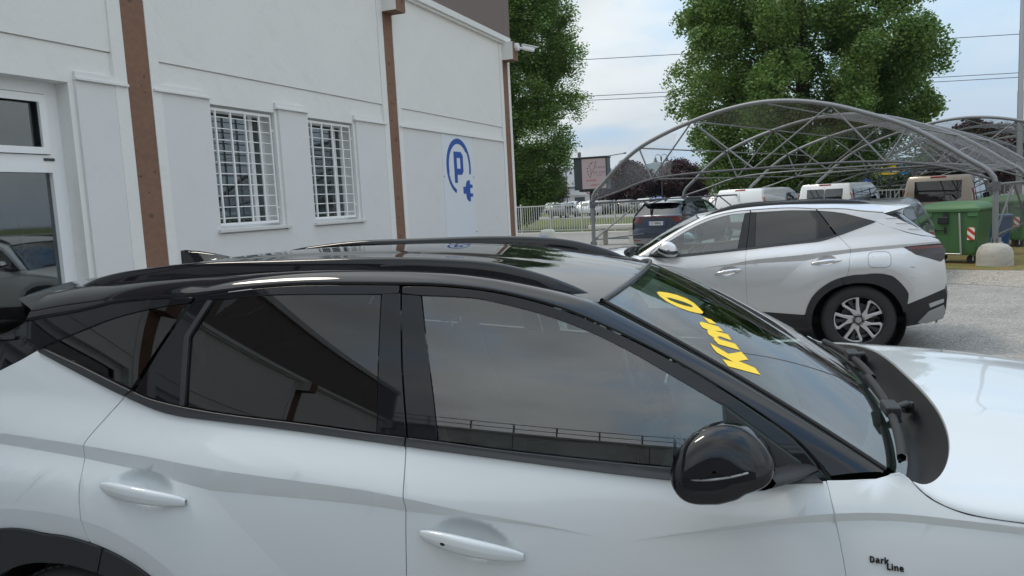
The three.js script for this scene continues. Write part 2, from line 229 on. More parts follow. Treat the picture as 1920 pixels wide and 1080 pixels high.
{ // raised concrete ramp with a railing, behind where the photograph was taken; it is mirrored in the door glass
  const r = thing('concrete_ramp', 'raised concrete ramp wall with metal railing, mirrored in the front door glass', 'ramp', [-9, 0, 17.5], 2.72); const cm = std([.40, .395, .38], .9, { map: noiseTex(256, (u, v) => { const n = tn(u, v, 6, 3, 5), st = tn(u, v, 24, 8, 2); const k = .8 + .3 * (n - .5) + .12 * (st - .5); return [k, k, k * .98]; }) });
  for (let i = 0; i < 9; i++) part('wall_section', rspan(-20 + i * 4.4, -15.62 + i * 4.4, 0, 6.5, -.5, 0, .02), cm, r); part('coping', rspan(-20.1, 19.7, 6.502, 6.65, -.6, .08, .02), cm, r);
  const rm = std([.12, .125, .13], .5); for (let i = 0; i < 18; i++) part('railing_post', bar([-12 + i * 1.4, 6.65, -.2], [-12 + i * 1.4, 7.35, -.2], .03, 8), rm, r); for (const y of [7.0, 7.33]) part('railing', bar([-12, y, -.2], [11.8, y, -.2], .025, 8), rm, r);
}

// ---------- the sport utility vehicle: x forward from the rear axle, y up, z to its right ----------
function spl(pts) {
  const n = pts.length, x = pts.map((p) => p[0]), y = pts.map((p) => p[1]), h = []; for (let i = 0; i < n - 1; i++) h.push(x[i + 1] - x[i]);
  const b = Array(n).fill(1), c = Array(n).fill(0), d = Array(n).fill(0), a = Array(n).fill(0);
  for (let i = 1; i < n - 1; i++) { a[i] = h[i - 1]; b[i] = 2 * (h[i - 1] + h[i]); c[i] = h[i]; d[i] = 6 * ((y[i + 1] - y[i]) / h[i] - (y[i] - y[i - 1]) / h[i - 1]); }
  for (let i = 1; i < n; i++) { const w = a[i] / b[i - 1]; b[i] -= w * c[i - 1]; d[i] -= w * d[i - 1]; }
  const M = Array(n).fill(0); M[n - 1] = d[n - 1] / b[n - 1]; for (let i = n - 2; i >= 0; i--) M[i] = (d[i] - c[i] * M[i + 1]) / b[i];
  return (t) => {
    if (t <= x[0]) return y[0] + ((y[1] - y[0]) / h[0] - h[0] * (2 * M[0] + M[1]) / 6) * (t - x[0]);
    if (t >= x[n - 1]) { const k = n - 2; return y[n - 1] + ((y[n - 1] - y[k]) / h[k] + h[k] * (2 * M[n - 1] + M[k]) / 6) * (t - x[n - 1]); }
    let i = 0; while (t > x[i + 1]) i++; const A = (x[i + 1] - t) / h[i], B = (t - x[i]) / h[i];
    return A * y[i] + B * y[i + 1] + ((A * A * A - A) * M[i] + (B * B * B - B) * M[i + 1]) * h[i] * h[i] / 6;
  };
}
const pl = (pts) => (t) => { if (t <= pts[0][0]) return pts[0][1]; for (let i = 1; i < pts.length; i++) if (t <= pts[i][0]) return lerp(pts[i - 1][1], pts[i][1], (t - pts[i - 1][0]) / (pts[i][0] - pts[i - 1][0])); return pts[pts.length - 1][1]; };
const prof = spl([[.18, .82], [.35, .902], [.55, .938], [.75, .947], [.90, .940], [1.0, .9225], [1.138, .868], [1.2, .8465], [1.3, .8125], [1.42, .768], [1.523, .724], [1.6, .687]]);
const plan = spl([[-.93, .84], [-.7, .915], [-.45, .962], [-.2, .983], [.1, .996], [.6, 1.002], [1.2, 1.0], [1.9, .992], [2.4, .982], [2.9, .95], [3.25, .885], [3.5, .78]]);
const yR = spl([[-.45, 1.131], [.07, 1.100], [.71, 1.042], [1.12, 1.003], [1.31, .971], [1.48, .950], [1.62, .927], [2.2, .84]]);
const wR = pl([[-.45, .034], [.07, .040], [.30, .046], [.42, .058], [.52, .066], [.70, .057], [1.12, .039], [1.31, .016], [1.62, 0]]);
const yF = spl([[1.3, .86], [1.72, .925], [1.83, .948], [1.956, .974], [2.08, .998], [2.17, 1.011], [2.23, 1.015], [2.31, 1.016], [2.41, 1.010], [2.556, .999], [3.0, .955], [3.4, .90]]);
const wF = pl([[1.71, 0], [1.956, .011], [2.17, .022], [2.25, .020], [2.55, .018], [3.2, .01], [3.4, 0]]);
const rArch = pl([[-20, .49], [8, .523], [30, .522], [49, .507], [57, .502], [67, .495], [79, .490], [96, .494], [117, .55], [124, .566], [148, .548], [160, .48], [200, .45]]);
const rArchS = spl([[-20, .49], [8, .522], [30, .523], [49, .508], [67, .494], [84, .490], [100, .505], [117, .545], [130, .560], [148, .540], [160, .49], [200, .45]]);
const rIn = pl([[-20, .46], [25, .452], [50, .434], [75, .41], [95, .408], [125, .425], [150, .43], [200, .44]]);
const archAt = (X) => X > 1.5 ? [2.68 - X, true] : [X, false];
const archRho = (X, y) => { const [dx] = archAt(X); return [Math.hypot(dx, y - .345), Math.atan2(y - .345, dx) * 180 / Math.PI]; };
const fArch = (X, y) => { const [r, t] = archRho(X, y); return r - (rArchS(t) + .068); };
const fDiag = (X, y) => (X - .519) * -.67 + (y - .991) * -.741;
const HANDLES = [[.308, .976, -.10], [1.30, .892, -.155]];
const beltB = spl([[-.30, 1.425], [-.17, 1.371], [0, 1.322], [.2, 1.256], [.31, 1.223], [.52, 1.188], [.8, 1.171], [1.1, 1.141], [1.4, 1.112], [1.73, 1.086], [2.0, 1.077], [2.16, 1.080], [2.6, 1.080]]);
function S(X, y) {
  const bl = beltB(X), t0 = y - bl;
  if (t0 > 0) return (prof(bl) - .27 * t0 - .21 * t0 * t0) * plan(X);
  let s = prof(y) * plan(X);
  if (y > 1.3 || y < .2) return s;
  const w = wR(X);
  if (w > 0) { const c = yR(X), h = .42 * w; if (y >= c) { const t = clamp((y - c) / .13); s += h * (1 - t) * (1 - t) * (1 + 2 * t); } else if (y > c - w) s += h * (1 - (c - y) / w); }
  const v = wF(X);
  if (v > 0) { const c = yF(X), h = .55 * v; if (y >= c) { const t = clamp((y - c) / .09); s += h * (1 - t) * (1 - t) * (1 + 2 * t); } else if (y > c - v) s += h * (1 - (c - y) / v); }
  if (X < 1.5 && X > -.5) { const d = fDiag(X, y); if (d > 0) s += .0085 * (1 - Math.exp(-d * 9)) * clamp((yR(X) - w - y) / .06); }
  if (y > .36) { const a = fArch(X, y); if (a < 0) s -= .16 * Math.min(-a, .07); if (a < .26) s += .013 * (1 - sstep(0, .26, Math.max(a, 0))) * sstep(1.08, .98, y); }
  for (const [hx, hy, sl] of HANDLES) { const dx = X - hx - .0, dy = y - (hy + sl * dx) - .012, e = (dx / .108) ** 2 + (dy / .052) ** 2; if (e < 1) s -= .030 * (1 - e) * (1 - e) * (1 + 1.2 * e); }
  return s;
}
const CUTS = [(X, y) => y - yR(X), (X, y) => y - (yR(X) - Math.max(wR(X), .003)), (X, y) => y - yF(X), (X, y) => y - (yF(X) - Math.max(wF(X), .003)), fDiag, fArch];

function dense(poly, L, closed = true) { const out = []; const n = poly.length; for (let i = 0; i < (closed ? n : n - 1); i++) { const a = poly[i], b = poly[(i + 1) % n], d = Math.hypot(b[0] - a[0], b[1] - a[1]), k = Math.max(1, Math.ceil(d / L)); for (let j = 0; j < k; j++) out.push([lerp(a[0], b[0], j / k), lerp(a[1], b[1], j / k)]); } if (!closed) out.push(poly[n - 1]); return out; }
function smooth(pts, n = 6) { // Catmull-Rom through 2-D points, open
  const out = []; const P = (i) => pts[clamp(i, 0, pts.length - 1)];
  for (let i = 0; i < pts.length - 1; i++) for (let k = 0; k < n; k++) { const t = k / n, p0 = P(i - 1), p1 = P(i), p2 = P(i + 1), p3 = P(i + 2); out.push([0, 1].map((c) => 0.5 * (2 * p1[c] + (p2[c] - p0[c]) * t + (2 * p0[c] - 5 * p1[c] + 4 * p2[c] - p3[c]) * t * t + (3 * p1[c] - p0[c] - 3 * p2[c] + p3[c]) * t * t * t))); }
  out.push(pts[pts.length - 1]); return out;
}
const area2 = (p) => { let s = 0; for (let i = 0; i < p.length; i++) { const a = p[i], b = p[(i + 1) % p.length]; s += a[0] * b[1] - a[1] * b[0]; } return s / 2; };
function inset(poly, d) { if (!d) return poly; const n = poly.length, s = Math.sign(area2(poly)); return poly.map((p, i) => { const a = poly[(i + n - 1) % n], b = poly[(i + 1) % n]; let e1 = [p[0] - a[0], p[1] - a[1]], e2 = [b[0] - p[0], b[1] - p[1]]; const l1 = Math.hypot(...e1) || 1, l2 = Math.hypot(...e2) || 1; const n1 = [-e1[1] / l1 * s, e1[0] / l1 * s], n2 = [-e2[1] / l2 * s, e2[0] / l2 * s]; let m = [n1[0] + n2[0], n1[1] + n2[1]]; const q = Math.max(0.35, (m[0] * m[0] + m[1] * m[1]) / 2); return [p[0] + m[0] * d / q, p[1] + m[1] * d / q]; }); }

// A skin panel: outline in two parameters, laid on a surface, with edges kept along the creases in `cuts` and a rolled rim of real depth
function panel(outline, P, { L = .04, depth = .014, gap = 0, cuts = [], flip = false, keep = null, rim = true, fine = null } = {}) {
  let poly = inset(outline, gap); if (area2(poly) < 0) poly = poly.slice().reverse();
  poly = dense(poly, L);
  let V = poly.map((p) => p.slice());
  let T = THREE.ShapeUtils.triangulateShape(V.map((p) => new THREE.Vector2(...p)), []);
  const nb = V.length;
  const split = (need, where) => { // need(a,b) -> bool; conforming subdivision
    const mid = new Map(); const get = (i, j) => { const k = i < j ? i * 1e6 + j : j * 1e6 + i; if (mid.has(k)) return mid.get(k); const a = V[i], b = V[j], t = where ? where(i, j) : .5; V.push([lerp(a[0], b[0], t), lerp(a[1], b[1], t)]); mid.set(k, V.length - 1); return V.length - 1; };
    const out = []; let any = false;
    for (const [a, b, c] of T) {
      const s = [need(a, b), need(b, c), need(c, a)], k = s[0] + s[1] + s[2]; if (!k) { out.push([a, b, c]); continue; } any = true;
      const ab = s[0] && get(a, b), bc = s[1] && get(b, c), ca = s[2] && get(c, a);
      if (k === 3) out.push([a, ab, ca], [ab, b, bc], [ca, bc, c], [ab, bc, ca]);
      else if (k === 2) { if (!s[0]) out.push([c, ca, bc], [a, b, bc], [a, bc, ca]); else if (!s[1]) out.push([a, ab, ca], [b, c, ca], [b, ca, ab]); else out.push([b, bc, ab], [c, a, ab], [c, ab, bc]); }
      else if (s[0]) out.push([a, ab, c], [ab, b, c]); else if (s[1]) out.push([b, bc, a], [bc, c, a]); else out.push([c, ca, b], [ca, a, b]);
    }
    T = out; return any;
  };
  const isB = (i, j) => i < nb && j < nb && (Math.abs(i - j) === 1 || Math.abs(i - j) === nb - 1);
  for (let k = 0; k < 9; k++) if (!split((i, j) => { const a = V[i], b = V[j], d = Math.hypot(a[0] - b[0], a[1] - b[1]); const l = fine ? fine((a[0] + b[0]) / 2, (a[1] + b[1]) / 2) : L; return !isB(i, j) && d > l * 1.25; })) break;
  for (const f of cuts) {
    const F = V.map((p) => f(p[0], p[1])).map((v) => Math.abs(v) < 4e-4 ? 0 : v);
    split((i, j) => F[i] * F[j] < 0, (i, j) => { const a = V[i], b = V[j]; let lo = 0, hi = 1, s = F[i]; for (let k = 0; k < 22; k++) { const m = (lo + hi) / 2; if (f(lerp(a[0], b[0], m), lerp(a[1], b[1], m)) * s > 0) lo = m; else hi = m; } return (lo + hi) / 2; });
  }
  if (keep) T = T.filter(([a, b, c]) => keep((V[a][0] + V[b][0] + V[c][0]) / 3, (V[a][1] + V[b][1] + V[c][1]) / 3));
  const pos = [], nor = [], uv = [], idx = [], map = new Map(), sg = flip ? -1 : 1;
  const nrm = (x, y) => { const h = 8e-4, a = P(x + h, y), b = P(x - h, y), c = P(x, y + h), d = P(x, y - h); const u = [a[0] - b[0], a[1] - b[1], a[2] - b[2]], v = [c[0] - d[0], c[1] - d[1], c[2] - d[2]]; const n = [u[1] * v[2] - u[2] * v[1], u[2] * v[0] - u[0] * v[2], u[0] * v[1] - u[1] * v[0]]; const l = Math.hypot(...n) * sg || 1; return n.map((q) => q / l); };
  const add = (p, n, t) => { pos.push(...p); nor.push(...n); uv.push(...t); return pos.length / 3 - 1; };
  for (const t of T) {
    const cx = (V[t[0]][0] + V[t[1]][0] + V[t[2]][0]) / 3, cy = (V[t[0]][1] + V[t[1]][1] + V[t[2]][1]) / 3; let key = 0; for (const f of cuts) key = key * 2 + (f(cx, cy) > 0 ? 1 : 0);
    const o = t.map((i) => { const k = i + ':' + key; if (!map.has(k)) { const [x, y] = V[i], dx = cx - x, dy = cy - y, d = Math.hypot(dx, dy), e = cuts.length ? Math.min(.0022 / d, .3) : 0; map.set(k, add(P(x, y), nrm(x + dx * e, y + dy * e), [x, y])); } return map.get(k); });
    idx.push(...(flip ? [o[0], o[2], o[1]] : o));
  }
  if (rim && depth > 0 && !keep) {
    const n = poly.length, r0 = [], r1 = [], r2 = [], r3 = [];
    for (let i = 0; i < n; i++) {
      const p = poly[i], a = poly[(i + n - 1) % n], b = poly[(i + 1) % n]; const e = [b[0] - a[0], b[1] - a[1]], l = Math.hypot(...e) || 1, o2 = [e[1] / l, -e[0] / l];
      const q = P(...p), N = nrm(p[0] - o2[0] * .001, p[1] - o2[1] * .001), q2 = P(p[0] + o2[0] * .002, p[1] + o2[1] * .002); let o = [0, 1, 2].map((k) => q2[k] - q[k]); const d = o[0] * N[0] + o[1] * N[1] + o[2] * N[2]; o = o.map((x, k) => x - N[k] * d); const ol = Math.hypot(...o) || 1; o = o.map((x) => x / ol);
      const m = [0, 1, 2].map((k) => (o[k] + N[k]) / Math.SQRT2), c = Math.min(.0015, depth * .3);
      r0.push(add(q, N, p)); const p1 = q.map((x, k) => x + o[k] * c - N[k] * c); r1.push(add(p1, m, p)); r2.push(add(p1, o, p)); r3.push(add(p1.map((x, k) => x - N[k] * depth), o, p));
    }
    for (let i = 0; i < n; i++) { const j = (i + 1) % n; for (const [u, v] of [[r0, r1], [r2, r3]]) { const q = [u[i], v[i], v[j], u[i], v[j], u[j]]; for (let k = 0; k < 6; k += 3) idx.push(...(flip ? [q[k], q[k + 2], q[k + 1]] : [q[k], q[k + 1], q[k + 2]])); } }
  }
  const g = new THREE.BufferGeometry(); g.setAttribute('position', new THREE.Float32BufferAttribute(pos, 3)); g.setAttribute('normal', new THREE.Float32BufferAttribute(nor, 3)); g.setAttribute('uv', new THREE.Float32BufferAttribute(uv, 2)); g.setIndex(idx); return g;
}
function grid(rows, flip = false, closeU = false) { // rows[i][j] = [x,y,z]
  const m = rows.length, n = rows[0].length, pos = [], uv = [], idx = []; rows.forEach((r, i) => r.forEach((p, j) => { pos.push(...p); uv.push(j / (n - 1), i / (m - 1)); }));
  for (let i = 0; i < m - 1; i++) for (let j = 0; j < (closeU ? n : n - 1); j++) { const a = i * n + j, b = i * n + (j + 1) % n, c = a + n, d = b + n; if (flip) idx.push(a, b, c, b, d, c); else idx.push(a, c, b, b, c, d); }
  const g = new THREE.BufferGeometry(); g.setAttribute('position', new THREE.Float32BufferAttribute(pos, 3)); g.setAttribute('uv', new THREE.Float32BufferAttribute(uv, 2)); g.setIndex(idx); g.computeVertexNormals(); return g;
}
const mirrorZ = (g) => { const c = g.clone(); c.scale(1, 1, -1); const n = c.attributes.normal; for (let i = 0; i < n.count; i++) n.setXYZ(i, n.getX(i), n.getY(i), n.getZ(i)); const ix = c.index; if (ix) { for (let i = 0; i < ix.count; i += 3) { const a = ix.getX(i + 1); ix.setX(i + 1, ix.getX(i + 2)); ix.setX(i + 2, a); } } else { const p = c.attributes; for (const k of ['position', 'normal', 'uv']) { const a = p[k]; if (!a) continue; const s = a.itemSize, arr = a.array; for (let i = 0; i < a.count; i += 3) for (let q = 0; q < s; q++) { const t = arr[(i + 1) * s + q]; arr[(i + 1) * s + q] = arr[(i + 2) * s + q]; arr[(i + 2) * s + q] = t; } } } return c; };

// lines of the side, seen flat (x, y)
const beltLow = smooth([[-.178, 1.367], [.018, 1.297], [.188, 1.238], [.347, 1.193], [.520, 1.176], [.679, 1.164], [1.010, 1.134], [1.105, 1.125], [1.400, 1.099], [1.727, 1.072], [1.95, 1.062], [2.157, 1.076]], 4);
const beltUp = smooth([[-.156, 1.375], [.013, 1.321], [.207, 1.255], [.314, 1.225], [.521, 1.196], [.809, 1.172], [1.008, 1.153], [1.196, 1.138], [1.399, 1.120], [1.727, 1.098], [1.94, 1.090], [2.12, 1.096]], 4);
const roofSeam = smooth([[-.245, 1.452], [-.174, 1.463], [-.026, 1.483], [.105, 1.507], [.236, 1.517], [.390, 1.521]], 4);
const shutTop = smooth([[.390, 1.521], [.567, 1.539], [.762, 1.547], [1.057, 1.540], [1.170, 1.535], [1.301, 1.521], [1.428, 1.495], [1.550, 1.458], [1.69, 1.399], [1.816, 1.337], [1.922, 1.275], [2.024, 1.209], [2.09, 1.160], [2.130, 1.115], [2.157, 1.082]], 4);
const glassTopR = smooth([[.444, 1.511], [.630, 1.521], [.767, 1.521], [.997, 1.517]], 4);
const glassTopF = smooth([[1.124, 1.510], [1.260, 1.502], [1.345, 1.487], [1.471, 1.455], [1.591, 1.413], [1.706, 1.359], [1.815, 1.299], [1.926, 1.236]], 4);
const qUp = smooth([[-.170, 1.373], [-.011, 1.425], [.116, 1.464], [.243, 1.489], [.376, 1.505]], 4);
const cShut = smooth([[.188, 1.237], [.135, 1.178], [.092, 1.127], [.076, 1.100], [.076, 1.060], [.083, 1.010], [.090, .946], [.101, .870], [.114, .821]], 4);
const bShut = smooth([[1.105, 1.126], [1.112, 1.054], [1.115, .993], [1.117, .963], [1.113, .789], [1.10, .464]], 4);
const fShut = smooth([[2.157, 1.076], [2.169, 1.011], [2.191, .870], [2.205, .70], [2.19, .60]], 4);
const hoodShut = smooth([[2.300, 1.105], [2.332, 1.086], [2.353, 1.063], [2.380, 1.043], [2.428, 1.024], [2.466, 1.016], [2.557, 1.006], [2.9, .972], [3.15, .93]], 4);
const clip = (line, x0, x1) => line.filter((p) => p[0] > x0 + 1e-6 && p[0] < x1 - 1e-6);
const yAt = (line, x) => { for (let i = 1; i < line.length; i++) { const a = line[i - 1], b = line[i]; if ((a[0] - x) * (b[0] - x) <= 0 && a[0] !== b[0]) return lerp(a[1], b[1], (x - a[0]) / (b[0] - a[0])); } return line[line.length - 1][1]; };
const sub = (line, x0, x1) => [[x0, yAt(line, x0)], ...clip(line, x0, x1), [x1, yAt(line, x1)]];
const rev = (a) => a.slice().reverse();
const arc = (fn, cx, dir, a0, a1, n = 24) => Array.from({ length: n + 1 }, (_, i) => { const t = lerp(a0, a1, i / n), r = fn(t); return [cx + dir * r * Math.cos(t * Math.PI / 180), .345 + r * Math.sin(t * Math.PI / 180)]; });

// roof and windscreen
const roofC = spl([[-.60, 1.528], [-.45, 1.546], [-.2, 1.577], [0, 1.594], [.3, 1.610], [.6, 1.613], [.9, 1.606], [1.2, 1.583], [1.45, 1.547], [1.68, 1.507]]);
const roofE = spl([[-.35, 1.520], [-.2, 1.543], [.02, 1.560], [.2, 1.569], [.5, 1.579], [.98, 1.572], [1.2, 1.554], [1.38, 1.524], [1.5, 1.496], [1.61, 1.470]]);
const EDGE = .615;
function WS(u, v) { // windscreen: u -1..1 across, v 0 top .. 1 bottom
  const w = lerp(.645, .842, v) + .012 * 4 * v * (1 - v), cx = lerp(1.685, 2.405, v), cy = lerp(1.506, 1.108, v) + .022 * 4 * v * (1 - v);
  const ex = lerp(1.610, 2.288, v), ey = lerp(1.472, 1.086, v) + .016 * 4 * v * (1 - v), k = Math.pow(Math.abs(u), 2.2);
  return [lerp(cx, ex, k), lerp(cy, ey, k), u * w];
}
const innerEdge = (() => { const a = []; for (let i = 0; i <= 40; i++) { const X = lerp(-.24, 1.44, i / 40); a.push([X, roofE(X), EDGE]); } a.push([1.545, 1.486, .628]); for (let i = 1; i <= 24; i++) { const v = i / 24; a.push(WS(1, v * 1.0)); } return a; })();
const outerLine = [...roofSeam.slice(0, -1), ...shutTop];
function polyAt(line, t) { const n = line.length - 1, f = clamp(t) * n, i = Math.min(n - 1, Math.floor(f)), k = f - i; return line[i].map((c, j) => lerp(c, line[i + 1][j], k)); }
const byLen = (line) => { const d = [0]; for (let i = 1; i < line.length; i++) d.push(d[i - 1] + Math.hypot(...line[i].map((c, j) => c - line[i - 1][j]))); const L = d[d.length - 1]; return (t) => { const s = t * L; let i = 1; while (i < d.length - 1 && d[i] < s) i++; const k = (s - d[i - 1]) / (d[i] - d[i - 1] || 1); return line[i].map((c, j) => lerp(line[i - 1][j], c, k)); }; };
const sideP = (s, off = 0) => (X, y) => [X, y, s * (S(X, y) + off)];
const hoodL = (X) => S(X, hoodE(X)) + .002;
const hoodE = spl([[2.25, 1.112], [2.300, 1.104], [2.332, 1.087], [2.353, 1.065], [2.380, 1.045], [2.428, 1.026], [2.466, 1.018], [2.557, 1.008], [2.9, .974], [3.15, .935], [3.45, .87]]);
const hoodC = spl([[2.3, 1.135], [2.55, 1.128], [2.9, 1.098], [3.2, 1.050], [3.4, .985], [3.48, .93]]);
function hoodY(X, l) { const L = hoodL(X), e = hoodE(X), q = clamp(Math.abs(l) / L); let y = e + (hoodC(X) - e) * Math.pow(1 - Math.pow(q, 2.6), .55); const r = Math.abs(l) - (.42 + .10 * (X - 2.5)); y += .006 * (1 - sstep(-.006, .012, r)) * sstep(2.5, 2.7, X) * 0 + .005 * Math.exp(-r * r / .0025) * sstep(2.45, 2.7, X); return y; }
const cowlX = (s) => 2.305 + .215 * Math.pow(1 - Math.pow(Math.abs(s), 3.3), .6);
let CG = null;
function carGeometry() {
  if (CG) return CG; const g = CG = { side: {} };
  const tipQ = [-.178, 1.367], cs = [[-.216, 1.341], [-.474, 1.245], [-.612, 1.209]];
  const O = {};
  const archTop = (a0, a1) => arc(rArch, 0, 1, a0, a1);
  const archC = 66.6;                                              // where the rear door's edge meets the arch
  O.rear_door = [...sub(beltLow, .190, 1.103), ...bShut.slice(1), [.53, .418], ...arc(rArch, 0, 1, 9, 76, 20), ...rev(cShut).slice(1)];
  O.front_door = [...sub(beltLow, 1.107, 2.157), ...fShut.slice(1), [2.17, .50], [1.10, .464], ...rev(bShut).slice(1)];
  O.quarter_panel = [tipQ, ...sub(beltLow, -.17, .186), ...cShut, ...arc(rArch, 0, 1, 77.5, 159, 20), [-.52, .548], [-.66, .605], [-.808, .667], [-.83, .75], [-.81, .93], [-.79, 1.11], [-.755, 1.165], [-.68, 1.20], [-.612, 1.206], [-.474, 1.242], [-.245, 1.335]];
  O.fender = [[2.159, 1.076], [2.20, 1.078], [2.265, 1.083], [2.298, 1.092], ...hoodShut.slice(2), [3.24, .90], [3.27, .76], [3.22, .62], ...arc(rArch, 2.68, -1, 165, 22, 26), [2.185, .55], ...rev(fShut)].filter((p, i, a) => !i || Math.hypot(p[0] - a[i - 1][0], p[1] - a[i - 1][1]) > .004);
  O.rear_bumper = [[-.445, .515], [-.52, .548], [-.66, .605], [-.808, .667], [-.83, .60], [-.815, .40], [-.66, .335], [-.56, .30], [-.45, .28]];
  O.rocker = [[.53, .414], [1.10, .460], [2.17, .496], [2.19, .40], [2.20, .27], [.62, .255], [.47, .255], [.50, .34]];
  for (const s of [1, -1]) {
    const q = g.side[s] = {}, fl = s < 0; const fine = (x, y) => { for (const [hx, hy, sl] of HANDLES) if (Math.abs(x - hx) < .125 && Math.abs(y - hy - sl * (x - hx)) < .07) return .011; return .05; };
    for (const k of ['rear_door', 'front_door', 'quarter_panel', 'fender']) q[k] = panel(O[k], sideP(s), { L: .045, gap: k === 'fender' ? .0012 : .0025, cuts: CUTS, flip: fl, fine, depth: .016 });
    for (const k of ['rear_bumper', 'rocker']) q[k] = panel(O[k], sideP(s, .004), { L: .06, gap: .001, flip: fl, cuts: [fArch] });
    // wheel arch cladding
    const ring = (cx, dir, a0, a1) => [...arc(rArch, cx, dir, a0, a1, 40), ...arc(rIn, cx, dir, a1, a0, 40)];
    const cl = (X, y) => [X, y, s * (S(X, y) + .010 - .012 * 0)];
    q.archRearA = panel(ring(0, 1, -8, 70), cl, { L: .05, flip: fl, depth: .04, gap: .001 }); q.archRearB = panel(ring(0, 1, 70.6, 168), cl, { L: .05, flip: fl, depth: .04, gap: .001 });
    q.archFront = panel(ring(2.68, -1, 172, 12), cl, { L: .05, flip: fl, depth: .04, gap: .001 });
    // dark inner skin behind the shut lines
    q.inner = panel([...sub(beltLow, -.14, 2.15), [2.30, 1.05], [3.15, .90], [3.2, .62], ...arc(rArch, 2.68, -1, 165, 12, 14), [2.1, .3], [.6, .3], ...arc(rArch, 0, 1, 6, 160, 16), [-.7, .62], [-.78, .9], [-.72, 1.16], [-.3, 1.29]], (X, y) => [X, y, s * (S(X, y) - .020)], { L: .09, flip: fl, rim: false });
    // belt moulding and greenhouse
    const strip = (a, b, x0, x1, y0 = x0, y1 = x1) => [...sub(a, x0, x1), ...rev(sub(b, y0, y1))];
    const mo = .010;
    q.beltQ = panel(strip(beltLow, beltUp, -.172, .186, -.150, .211), sideP(s, mo), { L: .03, flip: fl, gap: .0012, depth: .018 });
    q.beltR = panel(strip(beltLow, beltUp, .191, 1.103, .215, 1.104), sideP(s, mo), { L: .03, flip: fl, gap: .0012, depth: .018 });
    q.beltF = panel(strip(beltLow, beltUp, 1.107, 2.150, 1.108, 2.118), sideP(s, mo), { L: .03, flip: fl, gap: .0012, depth: .018 });
    const bu = (x0, x1) => sub(beltUp, x0, x1);
    q.frontGlass = panel([...bu(1.196, 1.934), [1.926, 1.233], ...rev(glassTopF), [1.177, 1.252]], sideP(s, -.006), { L: .06, flip: fl, depth: 0, rim: false });
    q.rearGlass = panel([...bu(.386, 1.014), [1.014, 1.183], [.999, 1.516], ...rev(glassTopR).slice(1), [.381, 1.409], [.383, 1.33]], sideP(s, -.006), { L: .06, flip: fl, depth: 0, rim: false });
    q.quarterGlass = panel([...bu(-.150, .201), [.369, 1.503], ...rev(qUp).slice(1)], sideP(s, -.006), { L: .05, flip: fl, depth: 0, rim: false });
    q.bFront = panel([[1.109, 1.144], [1.193, 1.139], [1.174, 1.252], [1.120, 1.510], [1.064, 1.516], [1.083, 1.33]], sideP(s, -.002), { L: .05, flip: fl, gap: .001 });
    q.bRear = panel([[1.017, 1.152], [1.103, 1.145], [1.077, 1.33], [1.058, 1.518], [1.003, 1.519], [1.018, 1.183]], sideP(s, -.002), { L: .05, flip: fl, gap: .001 });
    q.cBar = panel([[.388, 1.215], [.402, 1.214], [.394, 1.409], [.456, 1.511], [.442, 1.511], [.379, 1.409]], sideP(s, .006), { L: .05, flip: fl });
    q.cFill = panel([...bu(.220, .386), [.377, 1.409], [.440, 1.510], [.386, 1.506], [.296, 1.374]], sideP(s, -.002), { L: .05, flip: fl, gap: .001 });
    const st = (x0, x1) => sub(shutTop, x0, x1);
    q.frameR = panel([...rev(st(.396, 1.055)), [.390, 1.508], ...glassTopR, [1.056, 1.519]], sideP(s, 0), { L: .05, flip: fl, gap: .002 });
    q.frameF = panel([[1.0615, 1.538], ...clip(shutTop, 1.066, 2.150), [2.150, 1.090], [2.125, 1.096], [2.104, 1.112], [1.930, 1.238], ...rev(glassTopF).slice(1), [1.063, 1.517]], sideP(s, 0), { L: .05, flip: fl, gap: .003 });
    q.sail = panel([[1.932, 1.231], [1.940, 1.197], [1.95, 1.09], [2.115, 1.096], [2.098, 1.113]], sideP(s, -.001), { L: .05, flip: fl, gap: .0015 });
    // C pillar finisher over the quarter glass, down to the tail
    q.cPillar = panel([...roofSeam, [.381, 1.510], ...rev(qUp), [-.178, 1.367], [-.28, 1.318], [-.474, 1.247], [-.612, 1.211], [-.735, 1.196], [-.62, 1.258], [-.495, 1.330], [-.36, 1.405]], sideP(s, 0), { L: .05, flip: fl, gap: .002 });
    q.fins = [[-.33, 1.40], [-.43, 1.342], [-.54, 1.282]].map(([x, y]) => { const z = S(x, y), a = panel([[x - .045, y - .004], [x + .055, y + .002], [x + .055, y + .010], [x - .045, y + .004]], sideP(s, .010), { L: .03, flip: fl, depth: .012 }); return a; });
    q.fuelFlap = panel(arc(() => .095, 0, 1, 0, 345, 23).map(([x, y]) => { const c = x / .095, d = (y - .345) / .095; const k = Math.pow(Math.abs(c) ** 4 + Math.abs(d) ** 4, -.25); return [-.195 + c * k * .105, .985 + d * k * .078]; }), sideP(s, .0012), { L: .03, flip: fl, depth: .0012, cuts: CUTS.slice(0, 2) });
    q.fuelGap = panel(arc(() => .095, 0, 1, 0, 345, 23).map(([x, y]) => { const c = x / .095, d = (y - .345) / .095; const k = Math.pow(Math.abs(c) ** 4 + Math.abs(d) ** 4, -.25); return [-.195 + c * k * .109, .985 + d * k * .082]; }), sideP(s, .0005), { L: .03, flip: fl, rim: false, cuts: CUTS.slice(0, 2) });
    q.tailLamp = panel([[-.428, 1.104], [-.55, 1.113], [-.70, 1.122], [-.79, 1.124], [-.815, 1.06], [-.80, .97], [-.765, .945], [-.66, .985], [-.531, 1.028]], sideP(s, .005), { L: .04, flip: fl, depth: .02, cuts: CUTS.slice(0, 2) });
